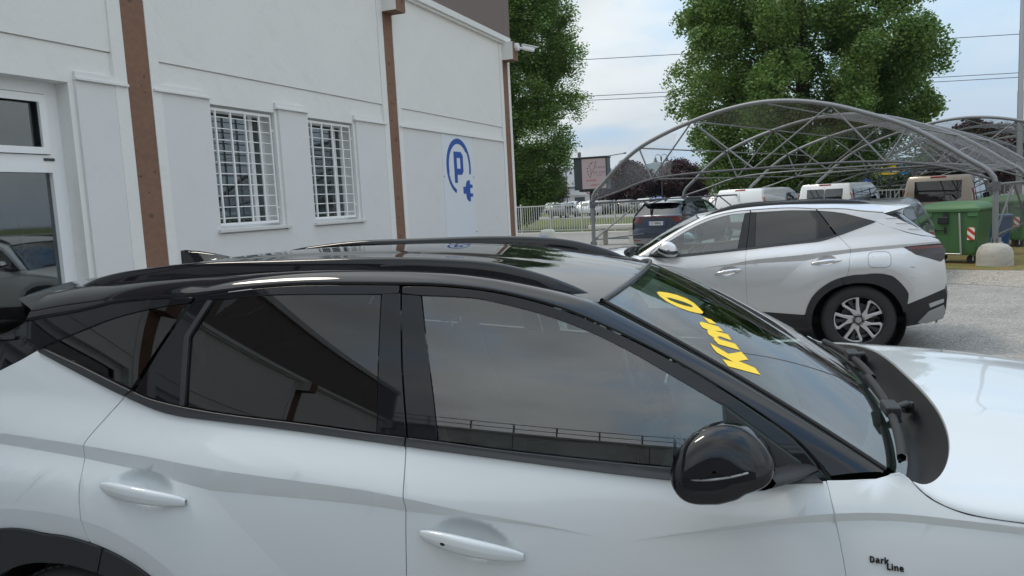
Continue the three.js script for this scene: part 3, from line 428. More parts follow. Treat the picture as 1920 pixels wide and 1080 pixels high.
    q.tailStripe = panel([[-.46, 1.100], [-.58, 1.104], [-.79, 1.108], [-.795, 1.085], [-.60, 1.080], [-.50, 1.082]], sideP(s, .0075), { L: .04, flip: fl, depth: .004, cuts: CUTS.slice(0, 2) });
    q.bumperLamp = panel([[-.66, .52], [-.80, .565], [-.80, .53], [-.67, .48]], sideP(s, .008), { L: .04, flip: fl, depth: .01 });
    q.skidSide = panel([[-.56, .32], [-.66, .44], [-.80, .50], [-.815, .45], [-.80, .36], [-.64, .31]], sideP(s, .012), { L: .05, flip: fl, depth: .015 });
    // handle: a bar on two feet, bowed outwards
    const handle = ([hx, hy, sl], len) => { const R = []; for (let i = 0; i <= 28; i++) { const t = i / 28, x = hx + (t - .5) * len, c = Math.pow(Math.sin(Math.PI * clamp(t * .96 + .02)), .36), yy = hy + sl * (x - hx) + .004 * Math.sin(Math.PI * t), hh = .0255 * c * (1 - .12 * t), th = .013 * c, off = .012 + .020 * Math.sin(Math.PI * t); const ring = []; for (let k = 0; k <= 14; k++) { const a = k / 14 * 2 * Math.PI, cz = Math.sign(Math.cos(a)) * Math.pow(Math.abs(Math.cos(a)), .8), cy = Math.sign(Math.sin(a)) * Math.pow(Math.abs(Math.sin(a)), .8); const base = prof(yy) * plan(x); ring.push([x, yy + hh * cy, s * (base + off + th * cz)]); } R.push(ring); } return grid(R, s < 0); };
    q.handleR = handle(HANDLES[0], .295); q.handleF = handle(HANDLES[1], .275);
    q.keyhole = (() => { const c = new THREE.SphereGeometry(1, 14, 10); c.scale(.012, .006, .004); const x = 1.235; return c.translate(x, HANDLES[1][1] - .155 * (x - 1.30), s * (prof(.9) * plan(x) + .0345)); })();
    // door mirror: a shell swelling out of the flat outline, cut into cap, lamp band and lower housing
    const C = [1.9199, 1.1601], mz = 1.035;
    const mo2 = spl([[-195, .0969], [-180, .1046], [-165, .1111], [-150, .1145], [-135, .1103], [-120, .0981], [-105, .0870], [-90, .0824], [-75, .0794], [-60, .0807], [-45, .0828], [-30, .0971], [-15, .1136], [0, .1147], [15, .1069], [30, .1008], [45, .0977], [60, .0955], [75, .0927], [90, .0895], [105, .0868], [120, .0854], [135, .0867], [150, .0908], [165, .0969], [180, .1046], [195, .1111]]);
    const MP = (th, ph) => { const r = mo2(th) * Math.pow(Math.sin(ph), .5), c = Math.cos(ph), yy = C[1] + r * Math.sin(th * Math.PI / 180); return [C[0] + r * Math.cos(th * Math.PI / 180) - .015 * c, yy, s * (mz + (c > 0 ? .06 : .07) * Math.sign(c) * Math.pow(Math.abs(c), .62) - .26 * (yy - C[1]) * clamp(c * 3))]; };
    const rows = []; for (let i = 0; i <= 36; i++) { const r = []; for (let j = 0; j <= 64; j++) r.push(MP(-180 + 360 * j / 64, Math.max(.002, Math.PI * i / 36))); rows.push(r); }
    const mg = grid(rows, s > 0).toNonIndexed(); const bandT = spl([[1.78, 1.149], [1.81, 1.147], [1.86, 1.146], [1.90, 1.150], [1.975, 1.167], [2.035, 1.186], [2.06, 1.195]]), bandB = spl([[1.78, 1.125], [1.81, 1.117], [1.85, 1.110], [1.905, 1.111], [1.95, 1.118], [1.99, 1.136], [2.04, 1.162], [2.06, 1.172]]);
    const pick = (f, dz = 0) => { const p = mg.attributes.position, n = mg.attributes.normal, P = [], N = []; for (let i = 0; i < p.count; i += 3) { const cx = (p.getX(i) + p.getX(i + 1) + p.getX(i + 2)) / 3, cy = (p.getY(i) + p.getY(i + 1) + p.getY(i + 2)) / 3; if (f(cx, cy)) for (let k = 0; k < 3; k++) { P.push(p.getX(i + k), p.getY(i + k), p.getZ(i + k) - s * dz); N.push(n.getX(i + k), n.getY(i + k), n.getZ(i + k)); } } const b = new THREE.BufferGeometry(); b.setAttribute('position', new THREE.Float32BufferAttribute(P, 3)); b.setAttribute('normal', new THREE.Float32BufferAttribute(N, 3)); return b; };
    q.mirrorCap = pick((x, y) => y > bandT(x)); q.mirrorBand = pick((x, y) => y <= bandT(x) + .004 && y > bandB(x), .009); q.mirrorBase = pick((x, y) => y <= bandB(x) + .003, .016);
    q.mirrorStrip = (() => { const P = []; for (let i = 0; i <= 24; i++) { const x = lerp(1.822, 1.975, i / 24), y = bandT(x) - .006, t = (x - C[0]) / .135; P.push([x, y, s * (mz + .0585 * Math.pow(Math.max(0, 1 - t * t), .42))]); } return tube(P, .0028, 40, 8); })();
    q.mirrorArm = grid(Array.from({ length: 13 }, (_, i) => { const t = i / 12, c = [lerp(1.985, 2.105, t), lerp(1.118, 1.097, t) - .004 * Math.sin(Math.PI * t), lerp(1.03, .868, t)]; const w = lerp(.05, .042, t), h = lerp(.020, .014, t); return Array.from({ length: 13 }, (_, k) => { const a = k / 12 * 2 * Math.PI; return [c[0] + w * Math.cos(a), c[1] + h * Math.sin(a), s * c[2]]; }); }), s < 0);
    q.mirrorGlass = (() => { const e = new THREE.CircleGeometry(1, 40); e.scale(.085, .062, 1); e.rotateY(-Math.PI / 2); return e.translate(C[0] - .10, C[1] + .0, s * (mz - .01)); })();
    // cantrail and A pillar skin between the door shut line and the roof / windscreen
    const oi = outerLine.findIndex((p) => p[0] > 1.40), ii = 41;
    const oA = byLen(outerLine.slice(0, oi + 1)), oB = byLen(outerLine.slice(oi)), iA = byLen(innerEdge.slice(0, ii + 1)), iB = byLen(innerEdge.slice(ii));
    const R = []; const N = 90; for (let i = 0; i <= N; i++) { const t = i / N, k = .62; const o2 = t < k ? oA(t / k) : oB((t - k) / (1 - k)), inn = t < k ? iA(t / k) : iB((t - k) / (1 - k)); const o = [o2[0], o2[1] + .0015, S(...o2) - .001]; const dl = o[2] - inn[2], dy = inn[1] - o[1], dx = inn[0] - o[0]; let c = [lerp(o[0], inn[0], .40), lerp(o[1], inn[1], .40), lerp(o[2], inn[2], .40)]; const nb = [dx * 0 + .10 * sstep(1.2, 1.8, o[0]), dl, -(-dy)]; const nl = Math.hypot(...nb); const bulge = lerp(.040, .030, sstep(1.1, 1.8, o[0])); c = c.map((v, q2) => v + nb[q2] / nl * bulge); const row = []; for (let j = 0; j <= 10; j++) { const u = j / 10, a = (1 - u) ** 2, b = 2 * u * (1 - u), d = u * u; row.push([o[0] * a + c[0] * b + inn[0] * d, o[1] * a + c[1] * b + inn[1] * d, s * (o[2] * a + c[2] * b + inn[2] * d)]); } row.unshift([o[0], o[1] - .002, s * (o[2] - .018)]); R.push(row); }
    q.sideRail = grid(R, s > 0);
    // roof rail: a blade that lifts off the roof and comes back to it
    const rt = spl([[-.17, 1.548], [-.10, 1.572], [0, 1.592], [.1, 1.602], [.3, 1.615], [.5, 1.6155], [.8, 1.614], [.98, 1.611], [1.17, 1.600], [1.3, 1.584], [1.42, 1.553], [1.5, 1.523], [1.575, 1.486]]);
    const Rr = []; for (let i = 0; i <= 70; i++) { const x = lerp(-.17, 1.575, i / 70), y1 = rt(x), y0 = roofE(x) - .012, e = Math.min(1, Math.sin(Math.PI * clamp(i / 70 * .98 + .01)) * 6); const z0 = .585 - .004 * x, w = .024 * e + .002; Rr.push([[x, y0, s * (z0 + w * .9)], [x, lerp(y0, y1, .55), s * (z0 + w * .75)], [x, y1 - .007, s * (z0 + w * .62)], [x, y1 - .0012, s * (z0 + w * .40)], [x, y1, s * (z0)], [x, y1 - .002, s * (z0 - w * .5)], [x, y1 - .010, s * (z0 - w * .75)], [x, lerp(y0, y1, .5), s * (z0 - w * .85)], [x, y0, s * (z0 - w)]]); }
    q.rail = grid(Rr, s > 0);
    q.tyre = null;
  }
  // roof between the cantrails
  { const R = []; const xs = []; for (let i = 0; i <= 56; i++) xs.push(lerp(-.215, 1, i / 56));
    for (let i = 0; i <= 56; i++) { const row = []; for (let j = 0; j <= 48; j++) { const u = j / 24 - 1, k = Math.abs(u); const xf = lerp(1.680, 1.604, Math.pow(k, 2.2)), X = lerp(-.215, xf, i / 56); const rib = (c, w) => sstep(c - w, c, k) - 0; let y = lerp(roofC(X), roofE(X), Math.pow(k, 2.1)); y -= .005 * (sstep(.36, .385, k) - sstep(.385, .42, k) * .0) * sstep(.0, .15, X) * sstep(1.5, 1.25, X) * (1 - sstep(.42, .60, k)); row.push([X, y, u * lerp(EDGE + .002, .645, sstep(1.4, 1.6, X))]); } R.push(row); }
    g.roof = grid(R, true); }
  g.roofSeal = tube(Array.from({ length: 25 }, (_, i) => { const u = i / 12 - 1, p = WS(u * .995, 0); return [p[0] + .004, p[1] + .002, p[2]]; }), .0075, 60, 8);
  // windscreen, its dark border and the cowl
  { const R = []; for (let i = 0; i <= 26; i++) R.push(Array.from({ length: 33 }, (_, j) => WS((j / 16 - 1) * .965, .012 + i / 26 * 1.048))); g.windscreen = grid(R, true);
    const off = (p) => [p[0] - .004, p[1] - .007, p[2]]; const band = (f) => { const R = []; for (let i = 0; i <= 40; i++) R.push(Array.from({ length: 7 }, (_, j) => off(WS(...f(i / 40, j / 6))))); return grid(R, true); };
    g.frit = merge([band((t, k) => [lerp(.99, .90 - .03 * Math.pow(Math.abs(t - .5) * 2, 12), k), t]), band((t, k) => [-lerp(.99, .90 - .03 * Math.pow(Math.abs(t - .5) * 2, 12), k), t]), band((t, k) => [lerp(-.93, .93, t), lerp(.0, .055, k)]), band((t, k) => [lerp(-.93, .93, t), lerp(1.06, .935 - .01 * Math.pow(Math.abs(t - .5) * 2, 8), k)])]);
    g.gasket = merge([1, -1].map((s) => tube(Array.from({ length: 30 }, (_, i) => { const p = WS(s * .983, i / 29); return [p[0] + .002, p[1] + .001, p[2]]; }), .006, 40, 6)));
    const C = []; for (let i = 0; i <= 48; i++) { const s = Math.sin((i / 24 - 1) * Math.PI / 2); const a = WS(clamp(s * .99, -1, 1), 1.055), X = cowlX(s * .985), l = s * (hoodL(X) - .001), y = hoodY(X, l); const row = []; for (let k = 0; k <= 8; k++) { const t = k / 8, dip = .055 * Math.pow(Math.sin(Math.PI * Math.pow(t, .8)), .9) * (1 - Math.pow(Math.abs(s), 6)); row.push([lerp(a[0] - .02, X - .001, t), lerp(a[1] - .004, y - .005, t) - dip + (k === 0 ? -.004 : 0), lerp(a[2], l, t)]); } C.push(row); } g.cowl = grid(C, false); }
  // bonnet
  { const R = []; for (let i = 0; i <= 40; i++) { const row = []; for (let j = 0; j <= 64; j++) { const s = Math.sin((j / 32 - 1) * Math.PI / 2); const X0 = cowlX(s * .985), X1 = 3.46 - .30 * Math.pow(Math.abs(s), 3), X = lerp(X0, X1, i / 40), l = s * hoodL(X); row.push([X, hoodY(X, l) + .0005, l]); } R.push(row); }
    const lip = R[0].map(([x, y, z]) => [x - .001, y - .028, z]); const e = R[0].map(([x, y, z]) => [x - .003, y - .004, z]); g.hood = merge([grid(R, true), grid([lip, e, R[0]], true)]); }
  // nose
  { const R = []; const st = [[.92, 3.455], [.86, 3.50], [.74, 3.555], [.60, 3.585], [.45, 3.575], [.30, 3.50], [.24, 3.40]]; for (const [y, X] of st) R.push(Array.from({ length: 33 }, (_, j) => { const u = j / 16 - 1, k = Math.pow(Math.abs(u), 2.6); const xe = 3.20, L = S(xe, clamp(y, .3, .95)) - .004; return [lerp(X, xe, k), y - .015 * k, u * L]; })); g.nose = grid(R, false);
    const Gr = []; for (const [y, X] of [[.90, 3.475], [.80, 3.535], [.62, 3.592]]) Gr.push(Array.from({ length: 25 }, (_, j) => { const u = (j / 12 - 1) * .80, k = Math.pow(Math.abs(u), 2.6); return [lerp(X, 3.20, k) + .010, y, u * (S(3.2, y) - .004)]; })); g.grille = grid(Gr, false);
    g.headLamp = [1, -1].map((s) => { const R2 = []; for (const [y, X] of [[.78, 3.545], [.62, 3.585]]) R2.push(Array.from({ length: 9 }, (_, j) => { const u = s * lerp(.80, .94, j / 8), k = Math.pow(Math.abs(u), 2.6); return [lerp(X, 3.20, k) + .012, y, u * (S(3.2, y) - .004)]; })); return grid(R2, s < 0); }); }
  // tail
  { const hw = (y) => y > 1.2 ? lerp(.745, .60, (y - 1.2) / .24) : lerp(.80, .745, clamp((y - .95) / .25)); const Xc = pl([[.28, -.80], [.45, -.900], [.62, -.912], [.70, -.895], [.76, -.872], [1.0, -.868], [1.12, -.850], [1.17, -.80], [1.43, -.50]]); const tail = (y, u, o = 0) => { const k = Math.pow(Math.abs(u), 3); return [Xc(y) + (y > 1.16 ? .10 : .085) * k - o, y, u * hw(y)]; };
    const piece = (ys, u0, u1, o = 0, n = 24) => grid(ys.map((y) => Array.from({ length: n + 1 }, (_, j) => tail(y, lerp(u0, u1, j / n), o))), true);
    g.tailgate = piece([1.168, 1.15, 1.12, 1.06, 1.0, .9, .8, .76], -1, 1); g.rearGlass = piece([1.43, 1.36, 1.28, 1.20, 1.17], -.93, .93, .001); g.rearFrame = merge([piece([1.44, 1.35, 1.25, 1.17], -1.0, -.92, -.004, 4), piece([1.44, 1.35, 1.25, 1.17], .92, 1.0, -.004, 4)]);
    g.rearBumper = piece([.757, .72, .66, .60, .52, .45], -1.04, 1.04, .004); g.rearSkid = piece([.45, .40, .34, .28], -1.02, 1.02, .006); g.lampBar = piece([1.112, 1.10, 1.085], -.99, .99, .006); g.lampL = [1, -1].map((s) => piece([1.08, 1.04, .98, .93], s > 0 ? .66 : -.99, s > 0 ? .99 : -.66, .005, 8)); g.bumperRef = [1, -1].map((s) => piece([.40, .37], s > 0 ? .70 : -.98, s > 0 ? .98 : -.70, .010, 6));
    g.plate = (() => { const b = rbox(.006, .115, .525, -.885, .905, 0, .002); return b; })(); g.plateBand = [box(.0072, .112, .045, -.8855, .905, -.238), box(.0072, .112, .045, -.8855, .905, .238)]; }
  // spoiler
  { const q = []; for (const s of [1, -1]) q.push([-.185, 1.541, s * .592], [-.272, 1.447, s * .652], [-.515, 1.503, s * .517], [-.36, 1.425, s * .56], [-.39, 1.549, s * .40], [-.575, 1.518, s * .35]); q.push([-.19, 1.577, 0], [-.60, 1.524, 0], [-.40, 1.435, 0]); const c = new ConvexGeometry(q.map(V3)); g.spoiler = toCreasedNormals(c, .5); }
  g.fin = (() => { const R = []; for (let i = 0; i <= 16; i++) { const t = i / 16, x = lerp(-.205, .02, t), h = t < .12 ? .052 : .052 * Math.pow(1 - (t - .12) / .88, .9), w = .030 * Math.pow(Math.sin(Math.PI * clamp(t * .9 + .1)), .6) + .001, y0 = roofC(x) - .006; R.push([-1, -.75, -.35, 0, .35, .75, 1].map((k) => { const a = 1 - Math.pow(Math.abs(k), 1.6); return [x - (a > .6 && t < .3 ? .012 * a : 0), y0 + (h + .006) * a, k * w * (1 - .5 * a)]; })); } return merge([grid(R, true), grid([R[0], R[0].map((p) => [p[0], roofC(-.2) - .006, 0])], false)]); })();
  // wipers lying along the foot of the glass
  const wiper = (u0, u1, v0, v1, piv) => { const n = 20, P = []; for (let i = 0; i <= n; i++) { const p = WS(lerp(u0, u1, i / n), lerp(v0, v1, i / n)); P.push([p[0] + .010, p[1] + .018, p[2]]); } const m = WS(lerp(u0, u1, .5), lerp(v0, v1, .5)), M = [m[0] + .012, m[1] + .024, m[2]]; const k = [lerp(piv[0], M[0], .55) + .02, lerp(piv[1], M[1], .55) + .012, lerp(piv[2], M[2], .55)]; return { blade: merge([tube(P, .0115, 30, 6), tube(P.map((p) => [p[0] - .004, p[1] - .010, p[2]]), .0045, 30, 5)]), arm: merge([bar(piv, k, .014, 8, .011), bar(k, M, .010, 8, .008), rbox(.04, .03, .09, M[0], M[1], M[2], .006), at(new THREE.CylinderGeometry(.016, .018, .03, 12), piv[0], piv[1], piv[2])]) }; };
  g.wipers = [wiper(.90, .16, 1.03, .955, [2.47, 1.085, .26]), wiper(.10, -.72, .985, .985, [2.465, 1.085, -.42])];
  // letters on the windscreen
  const wsAt = (l, w) => { // l across in metres, w down the glass 0..1
    return WS(l, w); };
  g.WS = wsAt;
  // wheels
  { const prof2 = [[.252, -.105], [.262, -.118], [.30, -.122], [.335, -.116], [.352, -.10], [.358, -.07], [.359, 0], [.358, .07], [.352, .10], [.335, .116], [.30, .122], [.262, .118], [.252, .105]].map(([r, z]) => new THREE.Vector2(r, z)); g.tyre = new THREE.LatheGeometry(prof2, 72).rotateX(Math.PI / 2);
    const tr = []; for (let i = 0; i < 72; i++) for (const z of [-.085, -.045, .045, .085]) { const b = rbox(.022, .006, .030, 0, 0, 0, .002, 1); b.rotateZ(0).translate(0, .359, z).rotateZ(i / 72 * 2 * Math.PI); tr.push(b); } g.tread = merge(tr);
    g.rim = new THREE.LatheGeometry([[.10, -.09], [.225, -.088], [.236, -.06], [.236, .06], [.243, .085], [.252, .104], [.247, .108], [.240, .100], [.230, .075], [.224, .02], [.215, -.03], [.10, -.05]].map(([r, z]) => new THREE.Vector2(r, z)), 64).rotateX(Math.PI / 2);
    const pol = (r, d) => [r * Math.cos(d * Math.PI / 180), r * Math.sin(d * Math.PI / 180)];
    const outer = [pol(.048, -38), pol(.150, -5), pol(.236, -4), pol(.247, 2), pol(.2475, 24), pol(.236, 41), pol(.212, 45), pol(.130, 38), pol(.054, 44)], hole = [pol(.100, 12), pol(.150, 7.5), pol(.218, 4.5), pol(.226, 8), pol(.2265, 22), pol(.218, 34), pol(.205, 36.5), pol(.130, 27)];
    g.spoke = extrude(outer, .024, .006, [hole], 2).translate(0, 0, .060);
    const outer2 = [pol(.070, 14), pol(.14, 14), pol(.222, 12), pol(.226, 28), pol(.14, 22), pol(.074, 26)]; g.spokeDark = extrude(outer2, .02, .004, [], 1).translate(0, 0, .048);
    g.hub = merge([at(new THREE.CylinderGeometry(.062, .066, .03, 32), 0, 0, .075, 0, Math.PI / 2)]); g.cap = at(new THREE.CylinderGeometry(.030, .032, .012, 28), 0, 0, .093, 0, Math.PI / 2);
    g.disc = merge([at(new THREE.CylinderGeometry(.165, .165, .024, 40), 0, 0, -.02, 0, Math.PI / 2)]); g.caliper = rbox(.09, .16, .06, .15, .02, -.01, .02);
    g.nuts = merge(Array.from({ length: 5 }, (_, i) => { const a = (i + .5) / 5 * 2 * Math.PI; return at(new THREE.CylinderGeometry(.010, .010, .02, 8), .046 * Math.cos(a), .046 * Math.sin(a), .088, 0, Math.PI / 2); })); }
  g.wheelWell = ([[0, 1], [0, -1], [2.68, 1], [2.68, -1]].map(([x, s]) => merge([new THREE.CylinderGeometry(.455, .455, .27, 36, 1, true).rotateX(Math.PI / 2).translate(x, .355, s * .765), new THREE.CircleGeometry(.456, 36).translate(x, .355, s * .632)])));
  g.floor = merge([rspan(-.50, 3.10, .29, .38, -.74, .74, .03)]);
  g.O = O; return g;
}
const flake = noiseTex(256, (u, v, i, j) => { const n = hash3(i, j, 3); return [0.5 + (n - 0.5) * 0.5, 0.5, 0.5]; });
const orange = noiseTex(256, (u, v) => { const n = tn(u, v, 26, 5, 3); return [n, n, n]; });
const M = {
  white: phys([0.57, 0.605, 0.62], 0.42, { metalness: 0.0, clearcoat: 1, clearcoatRoughness: 0.03, sheen: 0 }),
  silver: phys([0.60, 0.60, 0.605], 0.34, { metalness: 0.6, clearcoat: 1, clearcoatRoughness: 0.03 }),
  navy: phys([0.018, 0.028, 0.05], 0.3, { metalness: 0.3, clearcoat: 1, clearcoatRoughness: 0.03 }),
  grey: phys([0.12, 0.125, 0.13], 0.35, { metalness: 0.5, clearcoat: 1, clearcoatRoughness: 0.03 }),
  black: phys([0.006, 0.0065, 0.009], 0.03, { ior: 1.5 }),
  plastic: std([0.016, 0.0165, 0.0185], 0.5), rubber: std([0.018, 0.018, 0.019], 0.75), tyre: std([0.024, 0.024, 0.025], 0.82),
  dark: std([0.008, 0.008, 0.009], 0.9), moulding: phys([0.02, 0.021, 0.025], 0.32, { ior: 1.6 }),
  glass: phys([0.60, 0.72, 0.69], 0.0, { transmission: 1, thickness: 0, ior: 2.2 }),
  screen: phys([0.58, 0.72, 0.66], 0.0, { transmission: 1, thickness: 0, ior: 2.4 }),
  privacy: phys([0.035, 0.042, 0.045], 0.0, { transmission: 1, thickness: 0, ior: 1.75 }),
  cowl: std([0.008, 0.008, 0.009], 0.6), frit: std([0.010, 0.010, 0.011], 0.5), chrome: std([0.75, 0.75, 0.76], 0.12, { metalness: 1 }), alloy: std([0.62, 0.62, 0.63], 0.28, { metalness: 0.85 }), alloyDark: phys([0.014, 0.014, 0.016], 0.25, { clearcoat: 0.6 }),
  lampRed: phys([0.10, 0.006, 0.008], 0.08, { clearcoat: 1 }), lampDark: phys([0.012, 0.008, 0.009], 0.06, { clearcoat: 1 }), lampClear: phys([0.35, 0.36, 0.37], 0.1, { clearcoat: 1 }), reflector: phys([0.35, 0.02, 0.02], 0.15, { clearcoat: 1 }),
  seat: std([0.035, 0.036, 0.04], 0.75), seatLight: std([0.28, 0.29, 0.28], 0.8), dash: std([0.03, 0.031, 0.034], 0.6), liner: std([0.36, 0.37, 0.37], 0.9), plate: std([0.72, 0.72, 0.70], 0.4), plateBlue: std([0.02, 0.08, 0.45], 0.4), steel: std([0.42, 0.43, 0.44], 0.35, { metalness: 0.9 }), iron: std([0.10, 0.10, 0.105], 0.5, { metalness: 0.6 }), skid: std([0.32, 0.33, 0.34], 0.4, { metalness: 0.5 }),
  yellow: std([0.86, 0.60, 0.02], 0.45),
};
const droid = await new FontLoader().loadAsync('fonts/droid/droid_sans_bold.typeface.json');
const text = (s, size, depth = 0.002) => { const g = new TextGeometry(s, { font: droid, size, depth, height: depth, curveSegments: 4, bevelEnabled: false }); g.computeBoundingBox(); return g; };
function seatGeo() {
  const back = []; for (let i = 0; i <= 10; i++) { const t = i / 10, y = lerp(.0, .62, t), w = .25 - .05 * t * t, x = -.20 * t - .03 * Math.sin(Math.PI * t), d = .065 - .02 * t; back.push(Array.from({ length: 17 }, (_, k) => { const a = k / 16 * 2 * Math.PI; return [x + d * Math.sign(Math.cos(a)) * Math.pow(Math.abs(Math.cos(a)), .6), y, w * Math.sign(Math.sin(a)) * Math.pow(Math.abs(Math.sin(a)), .6)]; })); }
  const cap = back[10].map((p) => [back[10].reduce((s, q) => s + q[0], 0) / 17, .635, 0]); back.push(cap);
  return { back: grid(back, true), cushion: rbox(.52, .14, .50, .24, -.02, 0, .05, 3), rest: at(rbox(.10, .17, .27, 0, 0, 0, .045, 3), -.23, .74, 0, 0, 0, .12), posts: merge([bar([-.21, .6, .06], [-.225, .72, .06], .007), bar([-.21, .6, -.06], [-.225, .72, -.06], .007)]) };
}
const SEAT = seatGeo();
function buildCar(name, label, group, paint, upper, o = {}) {
  const g = carGeometry(), c = thing(name, label, 'car', [0, 0, 0], 0, group);
  for (const s of [1, -1]) {
    const q = g.side[s];
    const fd = part('front_door', q.front_door, paint, c), rd = part('rear_door', q.rear_door, paint, c), qp = part('quarter_panel', q.quarter_panel, paint, c), fe = part('fender', q.fender, paint, c);
    part('door_handle', q.handleF, o.handle || paint, fd); part('keyhole', q.keyhole, M.dark, fd); part('window_frame', q.frameF, upper, fd); part('window_glass', q.frontGlass, M.glass, fd); part('belt_moulding', q.beltF, M.moulding, fd); part('pillar_trim', q.bFront, M.black, fd); part('corner_trim', q.sail, M.plastic, fd);
    part('door_handle', q.handleR, o.handle || paint, rd); part('window_frame', q.frameR, upper, rd); part('window_glass', q.rearGlass, M.privacy, rd); part('belt_moulding', q.beltR, M.moulding, rd); part('pillar_trim', q.bRear, M.black, rd); part('pillar_trim', q.cFill, M.black, rd); part('glass_divider', q.cBar, M.moulding, rd);
    part('belt_moulding', q.beltQ, M.moulding, qp); part('quarter_glass', q.quarterGlass, M.privacy, qp); part('pillar_finisher', q.cPillar, upper, qp); q.fins.forEach((f) => part('pillar_fin', f, upper, qp));
    if (s < 0) { part('fuel_flap', q.fuelFlap, paint, qp); part('flap_gap', q.fuelGap, M.dark, qp); }
    const tl = part('tail_lamp', q.tailLamp, M.lampDark, c); part('lamp_stripe', q.tailStripe, M.lampRed, tl);
    part('bumper_side', q.rear_bumper, M.plastic, c); part('rocker_panel', q.rocker, M.plastic, c); part('skid_trim', q.skidSide, M.skid, c); part('bumper_lamp', q.bumperLamp, M.lampClear, c);
    part('arch_cladding', q.archRearA, M.plastic, c); part('arch_cladding', q.archRearB, M.plastic, c); part('arch_cladding', q.archFront, M.plastic, c); part('inner_skin', q.inner, M.dark, c);
    part('side_rail', q.sideRail, upper, c); part('roof_rail', q.rail, M.black, c);
    const mi = part('door_mirror', q.mirrorCap, upper === M.black ? M.black : paint, c); part('mirror_lamp', q.mirrorBand, M.black, mi); part('mirror_strip', q.mirrorStrip, M.skid, mi); part('mirror_housing', q.mirrorBase, o.mirrorBase || M.black, mi); part('mirror_arm', q.mirrorArm, M.plastic, mi); part('mirror_glass', q.mirrorGlass, M.chrome, mi);
    part('headlamp', g.headLamp[s > 0 ? 0 : 1], M.lampClear, c); part('tail_lens', g.lampL[s > 0 ? 0 : 1], M.lampRed, c); part('bumper_reflector', g.bumperRef[s > 0 ? 0 : 1], M.reflector, c);
    for (const x of [0, 2.68]) {
      const w = new THREE.Group(); w.name = 'wheel'; w.position.set(x, .357, s * .800); w.rotation.y = s > 0 ? 0 : Math.PI; if (s < 0) w.rotation.z = 0; w.rotateZ(o.spin || 0.2); c.add(w);
      part('tyre', [g.tyre, g.tread], M.tyre, w); part('rim', g.rim, M.alloyDark, w); for (let i = 0; i < 5; i++) { part('spoke', g.spoke, M.alloy, w).rotation.z = i / 5 * 2 * Math.PI; part('spoke_insert', g.spokeDark, M.alloyDark, w).rotation.z = i / 5 * 2 * Math.PI; }
      part('hub', [g.hub, g.nuts], M.alloyDark, w); part('hub_cap', g.cap, M.steel, w); part('brake_disc', g.disc, M.iron, w); part('brake_caliper', g.caliper, M.iron, w);
    }
    for (const [x, y, m] of [[1.05, .62, o.seat || M.seat]]) { const st = new THREE.Group(); st.name = 'seat'; st.position.set(x, y, s * .37); c.add(st); part('backrest', SEAT.back, m, st); part('cushion', SEAT.cushion, m, st); part('headrest', SEAT.rest, m, st); part('headrest_posts', SEAT.posts, M.steel, st); }
  }
  part('roof_panel', g.roof, upper, c); part('roof_seal', g.roofSeal, M.moulding, c);
  part('windscreen', g.windscreen, M.screen, c); part('screen_border', g.frit, M.frit, c); part('screen_gasket', g.gasket, M.rubber, c); part('cowl_panel', g.cowl, M.cowl, c);
  part('bonnet', g.hood, paint, c); part('front_bumper', g.nose, paint, c); part('grille', g.grille, M.plastic, c);
  part('tailgate', g.tailgate, paint, c); part('rear_window', g.rearGlass, M.privacy, c); part('rear_window_frame', g.rearFrame, M.black, c); part('rear_bumper', g.rearBumper, o.bumper || M.plastic, c); part('skid_plate', g.rearSkid, M.skid, c); part('tail_light_bar', g.lampBar, M.lampRed, c);
  part('spoiler', g.spoiler, upper, c); part('roof_antenna', g.fin, upper === M.black ? M.black : (o.fin || M.black), c);
  g.wipers.forEach((w) => { const b = part('wiper', w.arm, M.plastic, c); part('wiper_blade', w.blade, M.rubber, b); });
  for (const w of g.wheelWell) part('wheel_housing', w, M.dark, c); part('floor_pan', g.floor, M.dark, c);
  const rb = part('rear_seat', [at(rbox(.16, .62, 1.24, 0, 0, 0, .06, 3), .10, .88, 0, 0, 0, .28), rbox(.50, .16, 1.24, .38, .58, 0, .06, 3)], o.seat || M.seat, c); for (const z of [-.40, 0, .40]) part('headrest', at(rbox(.10, .16, .25, 0, 0, 0, .045, 3), -.01, 1.27, z, 0, 0, .2), o.seat || M.seat, rb);
  const ds = part('dashboard', [at(rbox(.46, .20, 1.44, 0, 0, 0, .07, 3), 1.98, .93, 0, 0, 0, -.06), rbox(.16, .42, .28, 1.72, .72, 0, .05), rbox(.9, .26, .24, 1.25, .52, 0, .05)], M.dash, c);
  const wheel = new THREE.TorusGeometry(.175, .016, 10, 40).rotateY(Math.PI / 2).rotateZ(.42).translate(1.62, .985, -.37); part('steering_wheel', [wheel, at(rbox(.05, .13, .15, 0, 0, 0, .03), 1.63, .98, -.37, 0, 0, .42), at(rbox(.02, .03, .33, 0, 0, 0, .01), 1.625, .985, -.37, 0, 0, .42)], M.dash, ds);
  part('screen_panel', at(rbox(.02, .13, .62, 0, 0, 0, .008), 1.76, 1.055, -.18, 0, 0, .25), M.lampDark, ds);
  const hl = []; for (let i = 0; i <= 20; i++) hl.push(Array.from({ length: 17 }, (_, j) => { const u = j / 8 - 1, x = lerp(-.3, 1.60, i / 20); return [x, lerp(roofC(x), roofE(x), u * u) - .05, u * .60]; })); part('headliner', grid(hl, false), M.liner, c);
  part('rear_shelf', [rspan(-.62, .02, .95, .98, -.62, .62, .01), rspan(-.72, -.6, .4, 1.0, -.62, .62, .02)], M.dark, c);
  part('inner_mirror', rbox(.03, .07, .24, 1.60, 1.385, 0, .02), M.dash, c);
